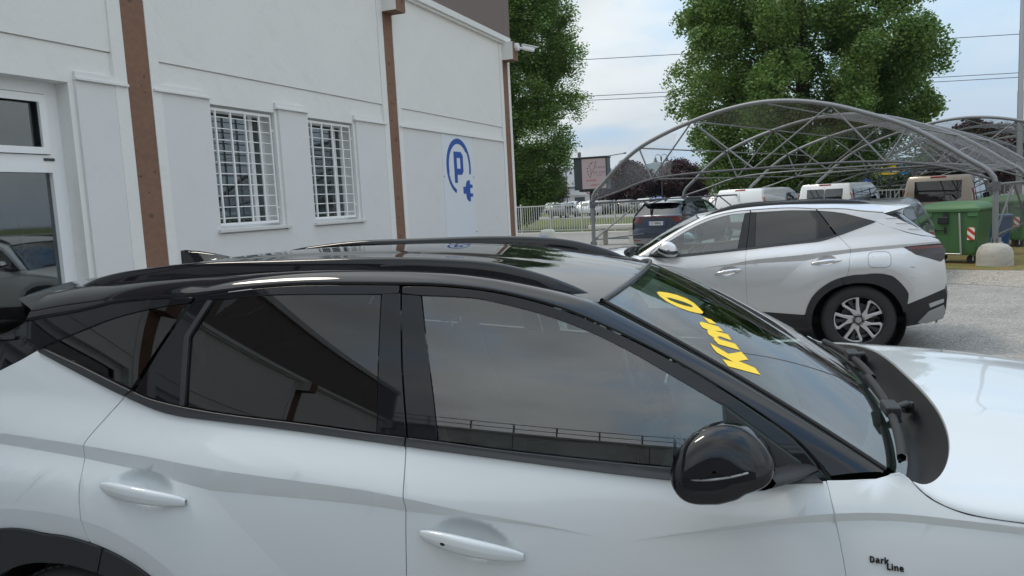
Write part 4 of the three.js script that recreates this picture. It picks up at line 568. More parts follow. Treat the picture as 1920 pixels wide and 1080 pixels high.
  if (o.plate) { const p = part('number_plate', g.plate, M.plate, c); part('plate_band', g.plateBand, M.plateBlue, p); const t = text(o.plate, .072, .002); t.computeBoundingBox(); const w = t.boundingBox.max.x; t.scale(.36 / w, 1, 1); t.rotateY(-Math.PI / 2); t.translate(-.8895, .872, -.18); part('plate_letters', t, M.dark, p); }
  return c;
}
const placeCar = (c, x, z, yaw) => { c.position.set(x, 0, z); c.rotation.y = yaw; return c; };
const carWhite = placeCar(buildCar('two_tone_suv', 'large white sport utility vehicle with black roof and yellow windscreen lettering, closest to the camera', null, M.white, M.black, { seat: M.seat }), -1.15158, -3.13284, -0.257995);
const carSilver = placeCar(buildCar('silver_suv', 'silver sport utility vehicle with two tone alloy wheel, parked behind the white black roofed one', null, M.silver, M.silver, { seat: M.seatLight, mirrorBase: M.silver, spin: 0.35, handle: M.chrome }), 3.87442, -8.75982, 2.81569);
{ // badge and lettering on the white car
  const b = new THREE.Group(); b.name = 'badge'; carWhite.add(b);
  const put = (s, x, y, size) => { const t = text(s, size, .003); const p = t.attributes.position; for (let i = 0; i < p.count; i++) { const X = x + p.getX(i) * .95, Y = y + p.getY(i) - (X - 2.24) * .06; p.setXYZ(i, X, Y, S(X, Y) + .0005 + p.getZ(i)); } t.computeVertexNormals(); part('badge_letters', t, M.dark, b); };
  put('Dark', 2.2395, .9065, .0135); put('Line', 2.2745, .8945, .0135);
  const K = {
    zero: [[.556, .112], [.524, .117], [.477, .143], [.435, .179], [.423, .219], [.439, .250], [.486, .280], [.518, .299], [.545, .300], [.571, .288], [.608, .254], [.628, .210], [.623, .168], [.594, .134], [.557, .1125], [.5715, .155], [.583, .173], [.578, .200], [.557, .230], [.528, .254], [.505, .256], [.495, .245], [.502, .221], [.523, .191], [.548, .162], [.570, .1555]],
    dot: [[.591, .309], [.570, .338], [.598, .364], [.631, .339]],
    m: [[.688, .311], [.668, .313], [.640, .339], [.615, .374], [.647, .397], [.686, .372], [.680, .382], [.650, .417], [.701, .436], [.721, .397], [.745, .390], [.754, .402], [.712, .453], [.754, .477], [.811, .409], [.785, .384], [.772, .386], [.766, .362], [.737, .350], [.720, .351], [.727, .333], [.708, .318]],
    k: [[.843, .384], [.845, .398], [.848, .453], [.760, .484], [.799, .516], [.860, .494], [.838, .548], [.871, .574], [.951, .478], [.921, .449], [.892, .481], [.893, .422], [.876, .405]],
  };
  const lt = new THREE.Group(); lt.name = 'screen_lettering'; carWhite.add(lt);
  for (const k of ['k', 'm', 'dot', 'zero']) part('letter', panel(k === 'zero' ? K[k] : smooth([...K[k], K[k][0]], 1).slice(0, -1), (u, v) => { const p = WS(u, v); return [p[0] + .0004, p[1] + .0007, p[2]]; }, { L: .05, depth: .0004, flip: true }), M.yellow, lt);
}

// ---------- other vehicles ----------
function bodyShell(profile, width, tumble, bev) { // side outline (x, y) swept across, leaned in by tumble(y)
  const g = extrude(profile, width - 2 * bev, bev, [], 3); g.translate(0, 0, -(width / 2 - bev)); const n = g.toNonIndexed ? g : g; const p = n.attributes.position; for (let i = 0; i < p.count; i++) p.setZ(i, p.getZ(i) * tumble(p.getY(i), p.getX(i))); const m = mergeVertices(n, 1e-4); n.computeVertexNormals(); return toCreasedNormals(n, 0.7);
}
function sidePane(poly, s, width, tumble, off = .012, L = .15) { return panel(poly, (x, y) => [x, y, s * (width / 2 * tumble(y, x) + off)], { L, depth: .008, flip: s < 0 }); }
function endPane(poly, xAt, off, L = .12) { return panel(poly, (z, y) => [xAt(y, z) - off, y, z], { L, depth: .008, flip: false }); }
const rrect = (x0, x1, y0, y1, r, n = 4) => { const o = []; for (const [cx, cy, a] of [[x1 - r, y0 + r, -90], [x1 - r, y1 - r, 0], [x0 + r, y1 - r, 90], [x0 + r, y0 + r, 180]]) for (let i = 0; i <= n; i++) { const t = (a + 90 * i / n) * Math.PI / 180; o.push([cx + r * Math.cos(t), cy + r * Math.sin(t)]); } return o; };
const vanGlass = phys([0.05, 0.06, 0.062], 0.0, { transmission: 1, thickness: 0, ior: 1.9 });
const tyreGeo = new THREE.CylinderGeometry(.33, .33, .22, 28).rotateX(Math.PI / 2), rimGeo = new THREE.CylinderGeometry(.21, .21, .225, 20).rotateX(Math.PI / 2);
function makeVan(name, label, paint, o) {
  const c = thing(name, label, 'van', o.at, o.yaw, 'vans parked under the net canopy'); const W = 1.96, H = o.h || 1.92, top = H;
  const tum = (y) => 1 - .15 * Math.pow(clamp((y - 1.0) / .95), 1.25) - .05 * clamp((.5 - y) / .3);
  const prof2 = [[.02, .36], [0, .62], [.0, 1.0], [.05, 1.35], [.13, top - .12], [.20, top - .02], [.6, top], [2.4, top], [3.3, top - .03], [3.75, top - .16], [4.35, 1.22], [4.75, 1.08], [4.93, .85], [4.97, .6], [4.95, .32], [4.6, .26], [.2, .28]];
  part('body', bodyShell(prof2, W, tum, .09), paint, c);
  const rx = pl([[.36, .02], [.62, 0], [1.0, 0], [1.35, .05], [top - .12, .13], [top, .2]]); const rear = (y, z) => rx(y) + .05 * Math.pow(Math.abs(z) / .9, 4);
  if (o.rearGlass) { const w = o.single ? [[-.76, .76]] : [[-.76, -.02], [.02, .76]]; for (const [a, b] of w) { part('rear_window', endPane(o.single ? [[-.70, 1.13], [.45, 1.15], [.62, 1.24], [.76, 1.50], [.74, top - .17], [-.74, top - .17], [-.76, 1.2]] : rrect(a, b, 1.12, top - .20, .05), rear, .012), vanGlass, c); } }
  for (const s of [1, -1]) {
    if (o.sideGlass) for (const [a, b] of [[.42, 1.40], [1.46, 2.55]]) part('side_window', sidePane(rrect(a, b, 1.14, top - .22, .06), s, W, tum), vanGlass, c);
    part('front_window', sidePane([[2.72, 1.14], [3.95, 1.12], [3.62, top - .24], [2.72, top - .22]], s, W, tum), vanGlass, c);
    part('tail_lamp', endPane(rrect(s > 0 ? .79 : -.90, s > 0 ? .90 : -.79, .92, 1.52, .04), (y, z) => rear(y, z), .03), M.reflector, c); part('tail_lamp', sidePane([[.03, .95], [.14, .98], [.19, 1.5], [.10, 1.52]], s, W, tum, .02), M.reflector, c);
    part('side_panel_line', [bar([2.62, .5, s * (W / 2 * tum(.5) + .002)], [2.62, top - .25, s * (W / 2 * tum(top - .25) + .004)], .008, 5)], M.rubber, c);
    const mi = part('door_mirror', [rbox(.12, .26, .18, 3.78, 1.22, s * 1.12, .04), bar([3.8, 1.12, s * .96], [3.8, 1.16, s * 1.08], .025)], M.plastic, c);
    for (const x of [.92, 3.98]) { const w = part('wheel', at(tyreGeo.clone(), x, .33, s * .84), M.tyre, c); part('rim', at(rimGeo.clone(), x, .33, s * .845), M.alloy, w); }
  }
  part('door_seam', [bar([rear(.7, 0) - .006, .62, 0], [rear(1.5, 0) - .006, 1.35, 0], .006, 5), bar([rear(1.35, 0) - .008, 1.35, 0], [rear(top - .1, 0) - .006, top - .12, 0], .006, 5)], M.rubber, c);
  part('bumper', [rspan(-.05, .2, .36, .60, -.93, .93, .05)], o.bumper || M.plastic, c);
  part('brake_lamp', [rbox(.05, .05, .42, .17, top - .055, 0, .015)], M.reflector, c);
  if (o.spoiler) part('roof_spoiler', [rbox(.30, .035, 1.5, .18, top - .01, 0, .015)], o.spoiler, c);
  if (o.plate) part('number_plate', rbox(.02, .11, .52, -.055, .72, 0, .004), M.plate, c);
  part('windscreen', endPane([[-.72, 1.26], [.72, 1.26], [.64, top - .2], [-.64, top - .2]], (y) => 4.36 - (y - 1.22) / (top - .16 - 1.22) * .6, -.02), vanGlass, c);
  return c;
}
const vanWhite = phys([0.74, 0.75, 0.75], 0.4, { clearcoat: 0.8, clearcoatRoughness: 0.05 }), vanBeige = phys([0.30, 0.255, 0.205], 0.34, { metalness: 0.4, clearcoat: 1, clearcoatRoughness: 0.04 });
makeVan('panel_van', 'plain white panel van with windowless rear doors, leftmost of the vans under the netting', vanWhite, { at: [8.65, 0, -29.0], yaw: .90, h: 1.83 });
makeVan('passenger_van', 'white passenger van with dark rear and side windows, behind the silver car roof', vanWhite, { at: [11.45, 0, -28.0], yaw: .90, h: 1.86, rearGlass: true, sideGlass: true });
makeVan('beige_van', 'beige brown passenger van with one wide rear window, behind the green bins', vanBeige, { at: [12.78, 0, -23.0], yaw: .90, h: 1.92, rearGlass: true, single: true, sideGlass: true });

// a plain hatchback, used near and far
const hatchTum = (y) => 1 - .25 * Math.pow(clamp((y - .85) / .6), 1.2) - .06 * clamp((.45 - y) / .3);
const hatchProf = [[.05, .32], [0, .5], [.02, .75], [.10, .95], [.42, 1.36], [.62, 1.44], [1.3, 1.48], [1.9, 1.45], [2.35, 1.36], [3.05, .98], [3.75, .86], [4.02, .70], [4.08, .5], [4.02, .26], [.3, .24]];
const hatchGeo = bodyShell(hatchProf, 1.78, hatchTum, .08);
const hatchSide = (s) => [panel([[.62, .95], [1.55, .94], [1.55, 1.36], [.95, 1.37], [.66, 1.28]], (x, y) => [x, y, s * (.89 * hatchTum(y) + .01)], { L: .2, depth: .008, flip: s < 0 }), panel([[1.60, .94], [2.92, .95], [2.40, 1.28], [2.05, 1.36], [1.60, 1.37]], (x, y) => [x, y, s * (.89 * hatchTum(y) + .01)], { L: .2, depth: .008, flip: s < 0 })];
const hatchRear = endPane([[-.58, 1.0], [.58, 1.0], [.52, 1.33], [-.52, 1.33]], (y, z) => .10 + (y - .95) / .41 * .32 + .04 * Math.pow(Math.abs(z) / .6, 3), .014), hatchFront = (() => { const g = endPane([[-.62, 1.02], [.62, 1.02], [.54, 1.34], [-.54, 1.34]], (y, z) => 3.05 - (y - .98) / .38 * .7, -.012); return g; })();
const hatchLamps = [rbox(.06, .16, .20, .10, .82, .66, .03), rbox(.06, .16, .20, .10, .82, -.66, .03)], hatchHead = [rbox(.16, .12, .26, 3.92, .68, .60, .05), rbox(.16, .12, .26, 3.92, .68, -.60, .05)];
const farGlass = phys([0.03, 0.034, 0.036], 0.05, { ior: 1.8 });
const merged = { lamp: merge(hatchLamps.map((g) => g.clone())), head: merge(hatchHead.map((g) => g.clone())), tyres: merge([[.72, 1], [.72, -1], [3.25, 1], [3.25, -1]].map(([x, s]) => at(tyreGeo.clone(), x, .32, s * .79))), rims: merge([[.72, 1], [.72, -1], [3.25, 1], [3.25, -1]].map(([x, s]) => at(rimGeo.clone(), x, .32, s * .80))) };
function makeHatch(name, label, paint, group) {
  const c = thing(name, label, 'car', [0, 0, 0], 0, group); part('body', hatchGeo, paint, c);
  for (const s of [1, -1]) for (const g of hatchSide(s)) part('side_window', g, farGlass, c);
  part('rear_window', hatchRear, farGlass, c); part('windscreen', hatchFront, farGlass, c);
  for (const g of hatchLamps) part('tail_lamp', g, M.reflector, c); for (const g of hatchHead) part('headlamp', g, M.lampClear, c);
  for (const s of [1, -1]) { part('door_mirror', rbox(.12, .11, .20, 2.66, .99, s * .93, .035), M.plastic, c); for (const x of [.72, 3.25]) { const w = part('wheel', at(tyreGeo.clone(), x, .32, s * .79), M.tyre, c); part('rim', at(rimGeo.clone(), x, .32, s * .80), M.alloy, w); } part('door_seam', [bar([1.58, .4, s * .885], [1.58, .9, s * .893], .006, 5)], M.rubber, c); }
  return c;
}
const hatch = makeHatch('grey_hatchback', 'dark grey car with grey mirror wedged between the silver car and the green bin', M.grey, null); hatch.position.set(7.75, 0, -15.8); hatch.rotation.y = -2.22;
// the navy sport utility vehicle is the same model as the silver one
{
  const c = buildCar('navy_suv', 'dark navy sport utility vehicle seen from behind with blue and white number plate', null, M.navy, M.navy, { plate: 'GT 899HZ', bumper: M.navy, mirrorBase: M.navy, fin: M.navy });
  placeCar(c, 5.0, -24.2, .95);
}
// cars parked in rows beyond the fence and the road
{
  const cols = { white: phys([.72, .73, .73], .35, { clearcoat: 1 }), black: phys([.015, .015, .017], .3, { clearcoat: 1 }), silver: phys([.42, .43, .44], .35, { metalness: .5, clearcoat: 1 }), blue: phys([.02, .10, .38], .3, { clearcoat: 1 }), red: phys([.30, .025, .02], .3, { clearcoat: 1 }), grey: phys([.13, .135, .14], .35, { metalness: .4, clearcoat: 1 }), teal: phys([.02, .05, .06], .35, { clearcoat: 1 }) };
  const where = { white: 'white', black: 'black', silver: 'silver', blue: 'blue', red: 'red', grey: 'grey', teal: 'dark teal' };
  const rows = [ // pixel-free places: metres from the camera, heading, colour
    [2.2, -72, 1.9, 'teal'], [4.6, -74, 2.0, 'grey'], [7.6, -78, 2.1, 'white'], [9.6, -80, 2.1, 'black'], [12.0, -82, 2.1, 'grey'], [14.6, -84, 2.0, 'white'], [16.2, -76, 2.3, 'silver'], [17.0, -66, 2.4, 'white'], [19.5, -64, 2.5, 'black'], [24.0, -70, 2.5, 'grey'], [27.5, -68, 2.4, 'silver'],
    [6.0, -110, 1.9, 'white'], [9.0, -111, 1.9, 'silver'], [12.0, -112, 1.9, 'white'], [15.0, -112, 2.0, 'black'], [18.5, -113, 2.0, 'red'], [22.0, -114, 2.0, 'blue'], [25.5, -115, 2.0, 'blue'], [29.0, -116, 2.0, 'white'], [33.0, -116, 2.1, 'red'], [37.0, -117, 2.1, 'silver'], [41, -117, 2.1, 'blue'], [30.0, -92, 2.3, 'red'], [26.0, -92, 2.3, 'black'], [34.0, -92, 2.3, 'white'], [50, -100, 2.2, 'silver'], [56, -102, 2.2, 'black'], [62, -103, 2.2, 'grey']];
  const proto = {}; const ord = ['first', 'second', 'third', 'fourth', 'fifth', 'sixth', 'seventh', 'eighth', 'ninth'], cnt = {}, tot = {}; rows.forEach((r) => tot[r[3]] = (tot[r[3]] || 0) + 1);
  const sorted = rows.slice().sort((a, b) => a[0] / -a[1] - b[0] / -b[1]);
  for (const [x, z, yaw, k] of sorted) {
    cnt[k] = (cnt[k] || 0) + 1; const lab = `small distant ${where[k]} car parked beyond the fence, ${ord[cnt[k] - 1]} ${where[k]} one from the left`;
    let c; if (!proto.all) { c = proto.all = makeHatch('distant_car', lab, cols[k], 'cars parked beyond the fence'); } else { c = proto.all.clone(); c.name = numbered('distant_car'); scene.add(c); c.userData = { label: lab, category: 'car', group: 'cars parked beyond the fence' }; c.children[0].material = cols[k]; }
    c.position.set(x, .03, z); c.rotation.y = yaw; c.scale.setScalar(1);
  }
}

// ---------- the hail net canopy ----------
const tubeM = std([0.22, 0.225, 0.23], 0.5, { metalness: 0.45 }), tubeD = std([0.10, 0.10, 0.11], 0.6);
const netTex = (() => { const t = noiseTex(256, (u, v) => { const n = tn(u, v, 14, 3, 4), f = tn(u, v, 120, 6, 2), tear = tn(u, v, 22, 15, 3) > 0.80 ? 0 : 1; const k = clamp(0.40 + 0.35 * (n - .5) + 0.7 * (f - .5)) * tear; return [k, k, k]; }); return t; })();
const netM = new THREE.MeshStandardMaterial({ color: lin(0.17, 0.17, 0.175), roughness: 0.9, transparent: true, alphaMap: netTex, opacity: 1.0, side: THREE.DoubleSide });
const netClear = new THREE.MeshStandardMaterial({ color: lin(0.5, 0.52, 0.54), roughness: 0.6, transparent: true, opacity: 0.16, side: THREE.DoubleSide });
const ARCH = [[0, 1.66], [.05, 1.86], [.36, 2.14], [.9, 2.60], [1.53, 3.01], [2.3, 3.32], [3.05, 3.54], [3.9, 3.72], [4.78, 3.80], [5.6, 3.74], [6.4, 3.56], [7.2, 3.27], [7.97, 2.93], [8.6, 2.52], [9.1, 2.15], [9.40, 1.94], [9.53, 1.78], [9.57, 1.62]];
function canopy(label, pos, turn, bays, o = {}) {
  const c = thing('hail_net_canopy', label, 'canopy', pos, turn, 'net canopies over parked vehicles'); const BAY = -5.55; const nodes = [1.53, 3.05, 6.40, 7.97].map((x) => ARCH.find((p) => Math.abs(p[0] - x) < .05)), ch = [[1.87, 2.18], [4.61, 2.27], [7.53, 2.22]];
  for (let k = 0; k <= bays; k++) {
    const z = k * BAY; const a = part('arch', tube(ARCH.map(([x, y]) => [x, y, z]), .052, 70, 10), tubeM, c);
    part('chord', tube([[.05, 1.70, z], [.9, 1.92, z], ...ch.map(([x, y]) => [x, y, z]), [8.7, 2.02, z], [9.53, 1.72, z]], .026, 50, 8), k ? tubeM : tubeD, c);
    for (const [n, q] of [[0, 0], [1, 0], [1, 1], [2, 1], [2, 2], [3, 2]]) part('brace', bar([...nodes[n], z], [...ch[q], z], .022, 7), tubeM, c);
    for (const x of [0, 9.57]) {
      part('post', bar([x, .42, z], [x, 1.66, z], .055, 12), tubeM, c); part('post_collar', [bar([x, 1.50, z], [x, 1.68, z], .085, 12), rbox(.16, .10, .14, x + (x ? -.05 : .05), 1.60, z, .02)], tubeD, c);
      part('base_bracket', [box(.18, .012, .18, x, .425, z), box(.02, .14, .12, x + .06, .49, z), box(.02, .14, .12, x - .06, .49, z)], tubeM, c);
      if (k < bays) { part('side_rail', bar([x, 1.62, z], [x, 1.62, z + BAY], .03, 8), tubeD, c); part('side_brace', bar([x, .62, z - .02], [x, 1.62, z + BAY * .5], .024, 7), tubeM, c); part('side_brace', bar([x, .62, z + BAY], [x, 1.62, z + BAY * .5], .024, 7), tubeM, c); part('tie_rod', bar([x, .60, z], [x, .60, z + BAY], .018, 7), tubeM, c); }
    }
    if (k < bays) {
      for (const n of [...nodes, [4.78, 3.80]]) part('purlin', bar([...n, z], [...n, z + BAY], .020, 7), tubeM, c);
      for (const q of ch) part('purlin', bar([...q, z], [...q, z + BAY], .018, 7), tubeM, c);
      part('roof_brace', bar([...nodes[1], z], [...nodes[0], z + BAY], .016, 6), tubeM, c); part('roof_brace', bar([...nodes[2], z], [...nodes[3], z + BAY], .016, 6), tubeM, c);
      const R = []; const along = byLen(ARCH.slice(6, -2)); for (let i = 0; i <= 44; i++) { const [x, y] = along(i / 44); const mid = Math.sin(Math.PI * i / 44); R.push(Array.from({ length: 13 }, (_, j) => { const t = j / 12, s = 4 * t * (1 - t); const wr = .035 * (vnoise(i * .4, j * .7, k * 9) - .5); return [x + (4.78 - x) * .085 * s, y + .05 - s * (.18 * mid + .10) + wr, z + BAY * t]; })); }
      const net = part('net', grid(R), netM, c); const uv = net.geometry.attributes.uv; for (let i = 0; i < uv.count; i++) uv.setXY(i, uv.getX(i) * 3, uv.getY(i) * 5);
      net.castShadow = true;
    }
  }
  if (o.front) { const F = [[.1, 1.75], [.36, 2.12], [.9, 2.57], [1.5, 2.96], [2.3, 3.28], [2.6, 3.3], [2.4, 2.2], [1.87, 2.16], [.9, 1.9]]; part('gable_film', panel(F, (x, y) => [x, y, -.02 + .03 * Math.sin(x * 5 + y * 3)], { L: .2, rim: false }), netClear, c); const F2 = [[7.4, 2.24], [7.97, 2.85], [8.6, 2.45], [9.1, 2.1], [9.45, 1.75], [8.7, 2.0]]; part('gable_film', panel(F2, (x, y) => [x, y, -.02 + .03 * Math.sin(x * 5 + y * 3)], { L: .2, rim: false }), netClear, c);
    const S2 = [[0, .55], [5.4, .55], [5.4, 1.6], [0, 1.6]]; part('side_net', panel(S2, (z, y) => [9.62 + .03 * Math.sin(z * 3), y, -z], { L: .4, rim: false }), new THREE.MeshStandardMaterial({ color: lin(.10, .10, .11), roughness: .9, transparent: true, opacity: .42, side: THREE.DoubleSide }), c); }
  return c;
}
canopy('grey arched tube canopy with sagging dark hail net, left of the concrete footing', [2.35, 0, -21.5], -0.687, 3, { front: true });
canopy('second grey arched net canopy, rising behind the first at the right edge', [11.6, 0, -29.2], -0.687, 3);
// footings
{ const prof2 = [[0, .46], [.12, .455], [.22, .42], [.285, .36], [.32, .27], [.325, .15], [.33, .02], [.335, 0]].map(([r, y]) => new THREE.Vector2(r, y)); const fg = new THREE.LatheGeometry(prof2.reverse(), 40);
  const ct = noiseTex(256, (u, v) => { const n = tn(u, v, 10, 3, 5), p = tn(u, v, 50, 9, 2); const k = .75 + .4 * (n - .5) - (p > .72 ? .15 : 0); return [k, k * .98, k * .94]; }); const cm = std([.52, .50, .46], .92, { map: ct, bumpMap: ct, bumpScale: .012 });
  const c0 = Math.cos(-0.687), s0 = Math.sin(-0.687); const w = (o, x, z) => [o[0] + x * c0 + z * s0, 0, o[2] - x * s0 + z * c0];
  const spots = []; for (const [o, nm] of [[[2.35, 0, -21.5], 'first'], [[11.6, 0, -29.2], 'second']]) for (const x of [0, 9.57]) for (let k = 0; k < 4; k++) spots.push([w(o, x, -5.55 * k), nm, x, k]);
  spots.forEach(([p, nm, x, k]) => { const near = nm === 'first' && x > 0 && k === 0; if (nm === 'second' && k > 1) return; const m = solo('concrete_footing', fg, cm, near ? 'rounded grey concrete footing carrying the nearest canopy post beside the bins' : `rounded concrete footing of the ${nm} canopy, ${x ? 'right' : 'left'} side, ${['nearest', 'second nearest', 'third nearest', 'farthest'][k]} one`, 'concrete footing', 'concrete footings of the net canopies'); m.position.set(p[0], 0, p[2]); });
}

// ---------- waste bins ----------
{
  const green = std([0.060, 0.150, 0.058], 0.55), greenLid = std([0.082, 0.185, 0.078], 0.55), blueB = std([0.02, 0.075, 0.21], 0.5), zinc = std([0.55, 0.56, 0.56], 0.4, { metalness: .7 });
  const chev = (() => { const cv = document.createElement('canvas'); cv.width = 64; cv.height = 160; const x = cv.getContext('2d'); x.fillStyle = '#d9d6cd'; x.fillRect(0, 0, 64, 160); x.fillStyle = '#b5371f'; for (let i = -1; i < 4; i++) { x.beginPath(); x.moveTo(0, i * 64 - 20); x.lineTo(64, i * 64 + 30); x.lineTo(64, i * 64 + 62); x.lineTo(0, i * 64 + 12); x.fill(); } const t = new THREE.CanvasTexture(cv); t.colorSpace = THREE.SRGBColorSpace; return t; })(); const chevM = std([1, 1, 1], .5, { map: chev });
  const bin = (label, pos, turn) => {
    const c = thing('waste_container', label, 'waste container', pos, turn, 'green wheeled waste containers');
    const rows = []; for (const [y, w, d] of [[.20, 1.06, .78], [.26, 1.12, .84], [.5, 1.17, .89], [1.10, 1.28, 1.0], [1.20, 1.30, 1.02]]) { rows.push(rrect(-w / 2, w / 2, -d / 2, d / 2, .09, 4).map(([x, z]) => [x, y, z])); rows[rows.length - 1].push(rows[rows.length - 1][0]); }
    part('tub', [grid(rows, true), box(1.04, .02, .76, 0, .20, 0)], green, c);
    const lidR = []; for (const [k, y] of [[1.0, 1.19], [1.02, 1.22], [1.0, 1.25], [.86, 1.33], [.5, 1.365], [.02, 1.37]]) { const r = rrect(-.69 * k, .69 * k, -.55 * k, .55 * k, .10 * k, 4).map(([x, z]) => [x, y + .03 * Math.cos(x * 2) * (k < 1 ? 1 : 0), z]); r.push(r[0]); lidR.push(r); } part('lid', [grid(lidR, true)], greenLid, c);
    part('rim_pocket', [rbox(.22, .12, .03, -.50, 1.12, .51, .01), rbox(.22, .12, .03, .50, 1.12, .51, .01), rbox(1.30, .05, .04, 0, 1.19, .53, .015)], greenLid, c);
    part('pedal_box', [rbox(.24, .16, .06, -.14, .98, .52, .02), box(.10, .12, .04, -.08, 1.10, .52)], M.plastic, c); part('latch', [bar([-.34, .76, .50], [-.10, .76, .50], .014, 8), box(.04, .14, .05, -.10, .76, .49), box(.05, .06, .05, -.36, .76, .49)], M.plastic, c);
    part('frame', [bar([.24, .24, .46], [.22, 1.14, .535], .022, 8), bar([-.46, .22, .44], [.26, .22, .46], .016, 8)], zinc, c);
    part('warning_plate', [at(new THREE.BoxGeometry(.16, .40, .004), .46, .74, .478, 0, -.08)], chevM, c); part('warning_plate', [at(new THREE.BoxGeometry(.16, .40, .004), -.50, .66, .472, 0, -.08)], chevM, c);
    for (const [x, z] of [[-.42, .30], [.42, .30], [-.42, -.30], [.42, -.30]]) { const w = part('castor', [at(new THREE.CylinderGeometry(.10, .10, .05, 20), x, .10, z, 0, 0, 0).translate(-x, -.10, -z).rotateX(Math.PI / 2).translate(x, .10, z)], M.rubber, c); part('fork', [box(.03, .16, .07, x + .045, .15, z), box(.09, .03, .09, x, .21, z)], zinc, w); }
    return c;
  };
  const b1 = bin('green wheeled waste container with red white chevron plate, left of the concrete footing', [9.52, .009, -16.35], -0.88); b1.scale.set(.88, .93, .80);
  const b2 = b1.clone(); b2.name = numbered('waste_container'); b2.userData = { label: 'second green waste container, behind the blue bin and seen through the netting', category: 'waste container', group: 'green wheeled waste containers' }; b2.position.set(12.75, .009, -19.6); b2.rotation.y = -1.12; scene.add(b2);
  const bb = thing('blue_bin', 'small blue wheeled bin with white arrow beside the concrete footing', 'bin', [11.2, .009, -17.6], -0.5); bb.scale.setScalar(.86);
  const rw = []; for (const [y, w, d] of [[.10, .42, .42], [.6, .50, .50], [1.0, .56, .56]]) { const r = rrect(-w / 2, w / 2, -d / 2, d / 2, .05, 3).map(([x, z]) => [x, y, z]); r.push(r[0]); rw.push(r); } part('tub', [grid(rw, true), box(.40, .02, .40, 0, .10, 0)], blueB, bb);
  part('lid', [rbox(.62, .06, .62, 0, 1.03, 0, .02)], std([.10, .17, .28], .5), bb); part('arrow', [extrude([[-.05, .75], [.05, .75], [.05, .35], [.10, .35], [0, .20], [-.10, .35], [-.05, .35]], .004)].map((g) => g.rotateX(-.06).translate(0, 0, .262)), std([.45, .48, .5], .6), bb); part('wheel', [at(new THREE.CylinderGeometry(.10, .10, .05, 18).rotateZ(Math.PI / 2), .22, .10, -.2), at(new THREE.CylinderGeometry(.10, .10, .05, 18).rotateZ(Math.PI / 2), -.22, .10, -.2)], M.rubber, bb);
}

// ---------- fence of upright pickets ----------
{
  const fm = std([0.50, 0.50, 0.47], 0.5, { metalness: .2 }); const [fx, fz] = G(-34, 33.5); const f = thing('picket_fence', 'long pale metal picket railing running across behind the car park', 'fence', [fx, .02, fz], -Math.atan2(A[1], A[0]));
  const pk = box(.035, 1.36, .012, 0, .80, 0), po = rbox(.07, 1.62, .07, 0, .81, 0, .008); let n = 0;
  for (let x = 5.6; x < 33; x += 2.0) { part('post', po, fm, f).position.x = x; part('rail', span(x + .036, x + 1.964, 1.44, 1.50, -.02, .02), fm, f); part('rail', span(x + .036, x + 1.964, .14, .19, -.02, .02), fm, f); for (let k = 1; k < 13; k++) { part('picket', pk, fm, f).position.set(x + k * 2 / 13, 0, .028); n++; } }
}

// ---------- trees ----------
const leafGeo = (size, n, spread, sd) => { seed(sd); const P = [], N = [], I = []; for (let k = 0; k < n; k++) { const c = new THREE.Vector3(rr(-1, 1), rr(-1, 1), rr(-1, 1)).multiplyScalar(spread), q = new THREE.Quaternion().setFromEuler(new THREE.Euler(rr(-1.1, .5), rr(0, 6.28), rr(-.6, .6))); const s = size * rr(.75, 1.2); const pts = [[0, 0, -.55], [.42, .05, -.05], [0, -.04, .62], [-.42, .05, -.05]].map((p) => new THREE.Vector3(...p).multiplyScalar(s).applyQuaternion(q).add(c)); const nn = new THREE.Vector3(0, 1, 0).applyQuaternion(q); const b = P.length / 3; for (const p of pts) { P.push(p.x, p.y, p.z); N.push(nn.x, nn.y, nn.z); } I.push(b, b + 2, b + 1, b, b + 3, b + 2); } const g = new THREE.BufferGeometry(); g.setAttribute('position', new THREE.Float32BufferAttribute(P, 3)); g.setAttribute('normal', new THREE.Float32BufferAttribute(N, 3)); g.setIndex(I); return g; };
const leafM = (c) => phys(c, .55, { transmission: .5, thickness: 0, side: THREE.DoubleSide, specularIntensity: .6 });
const barkM = std([0.10, 0.085, 0.065], .95);
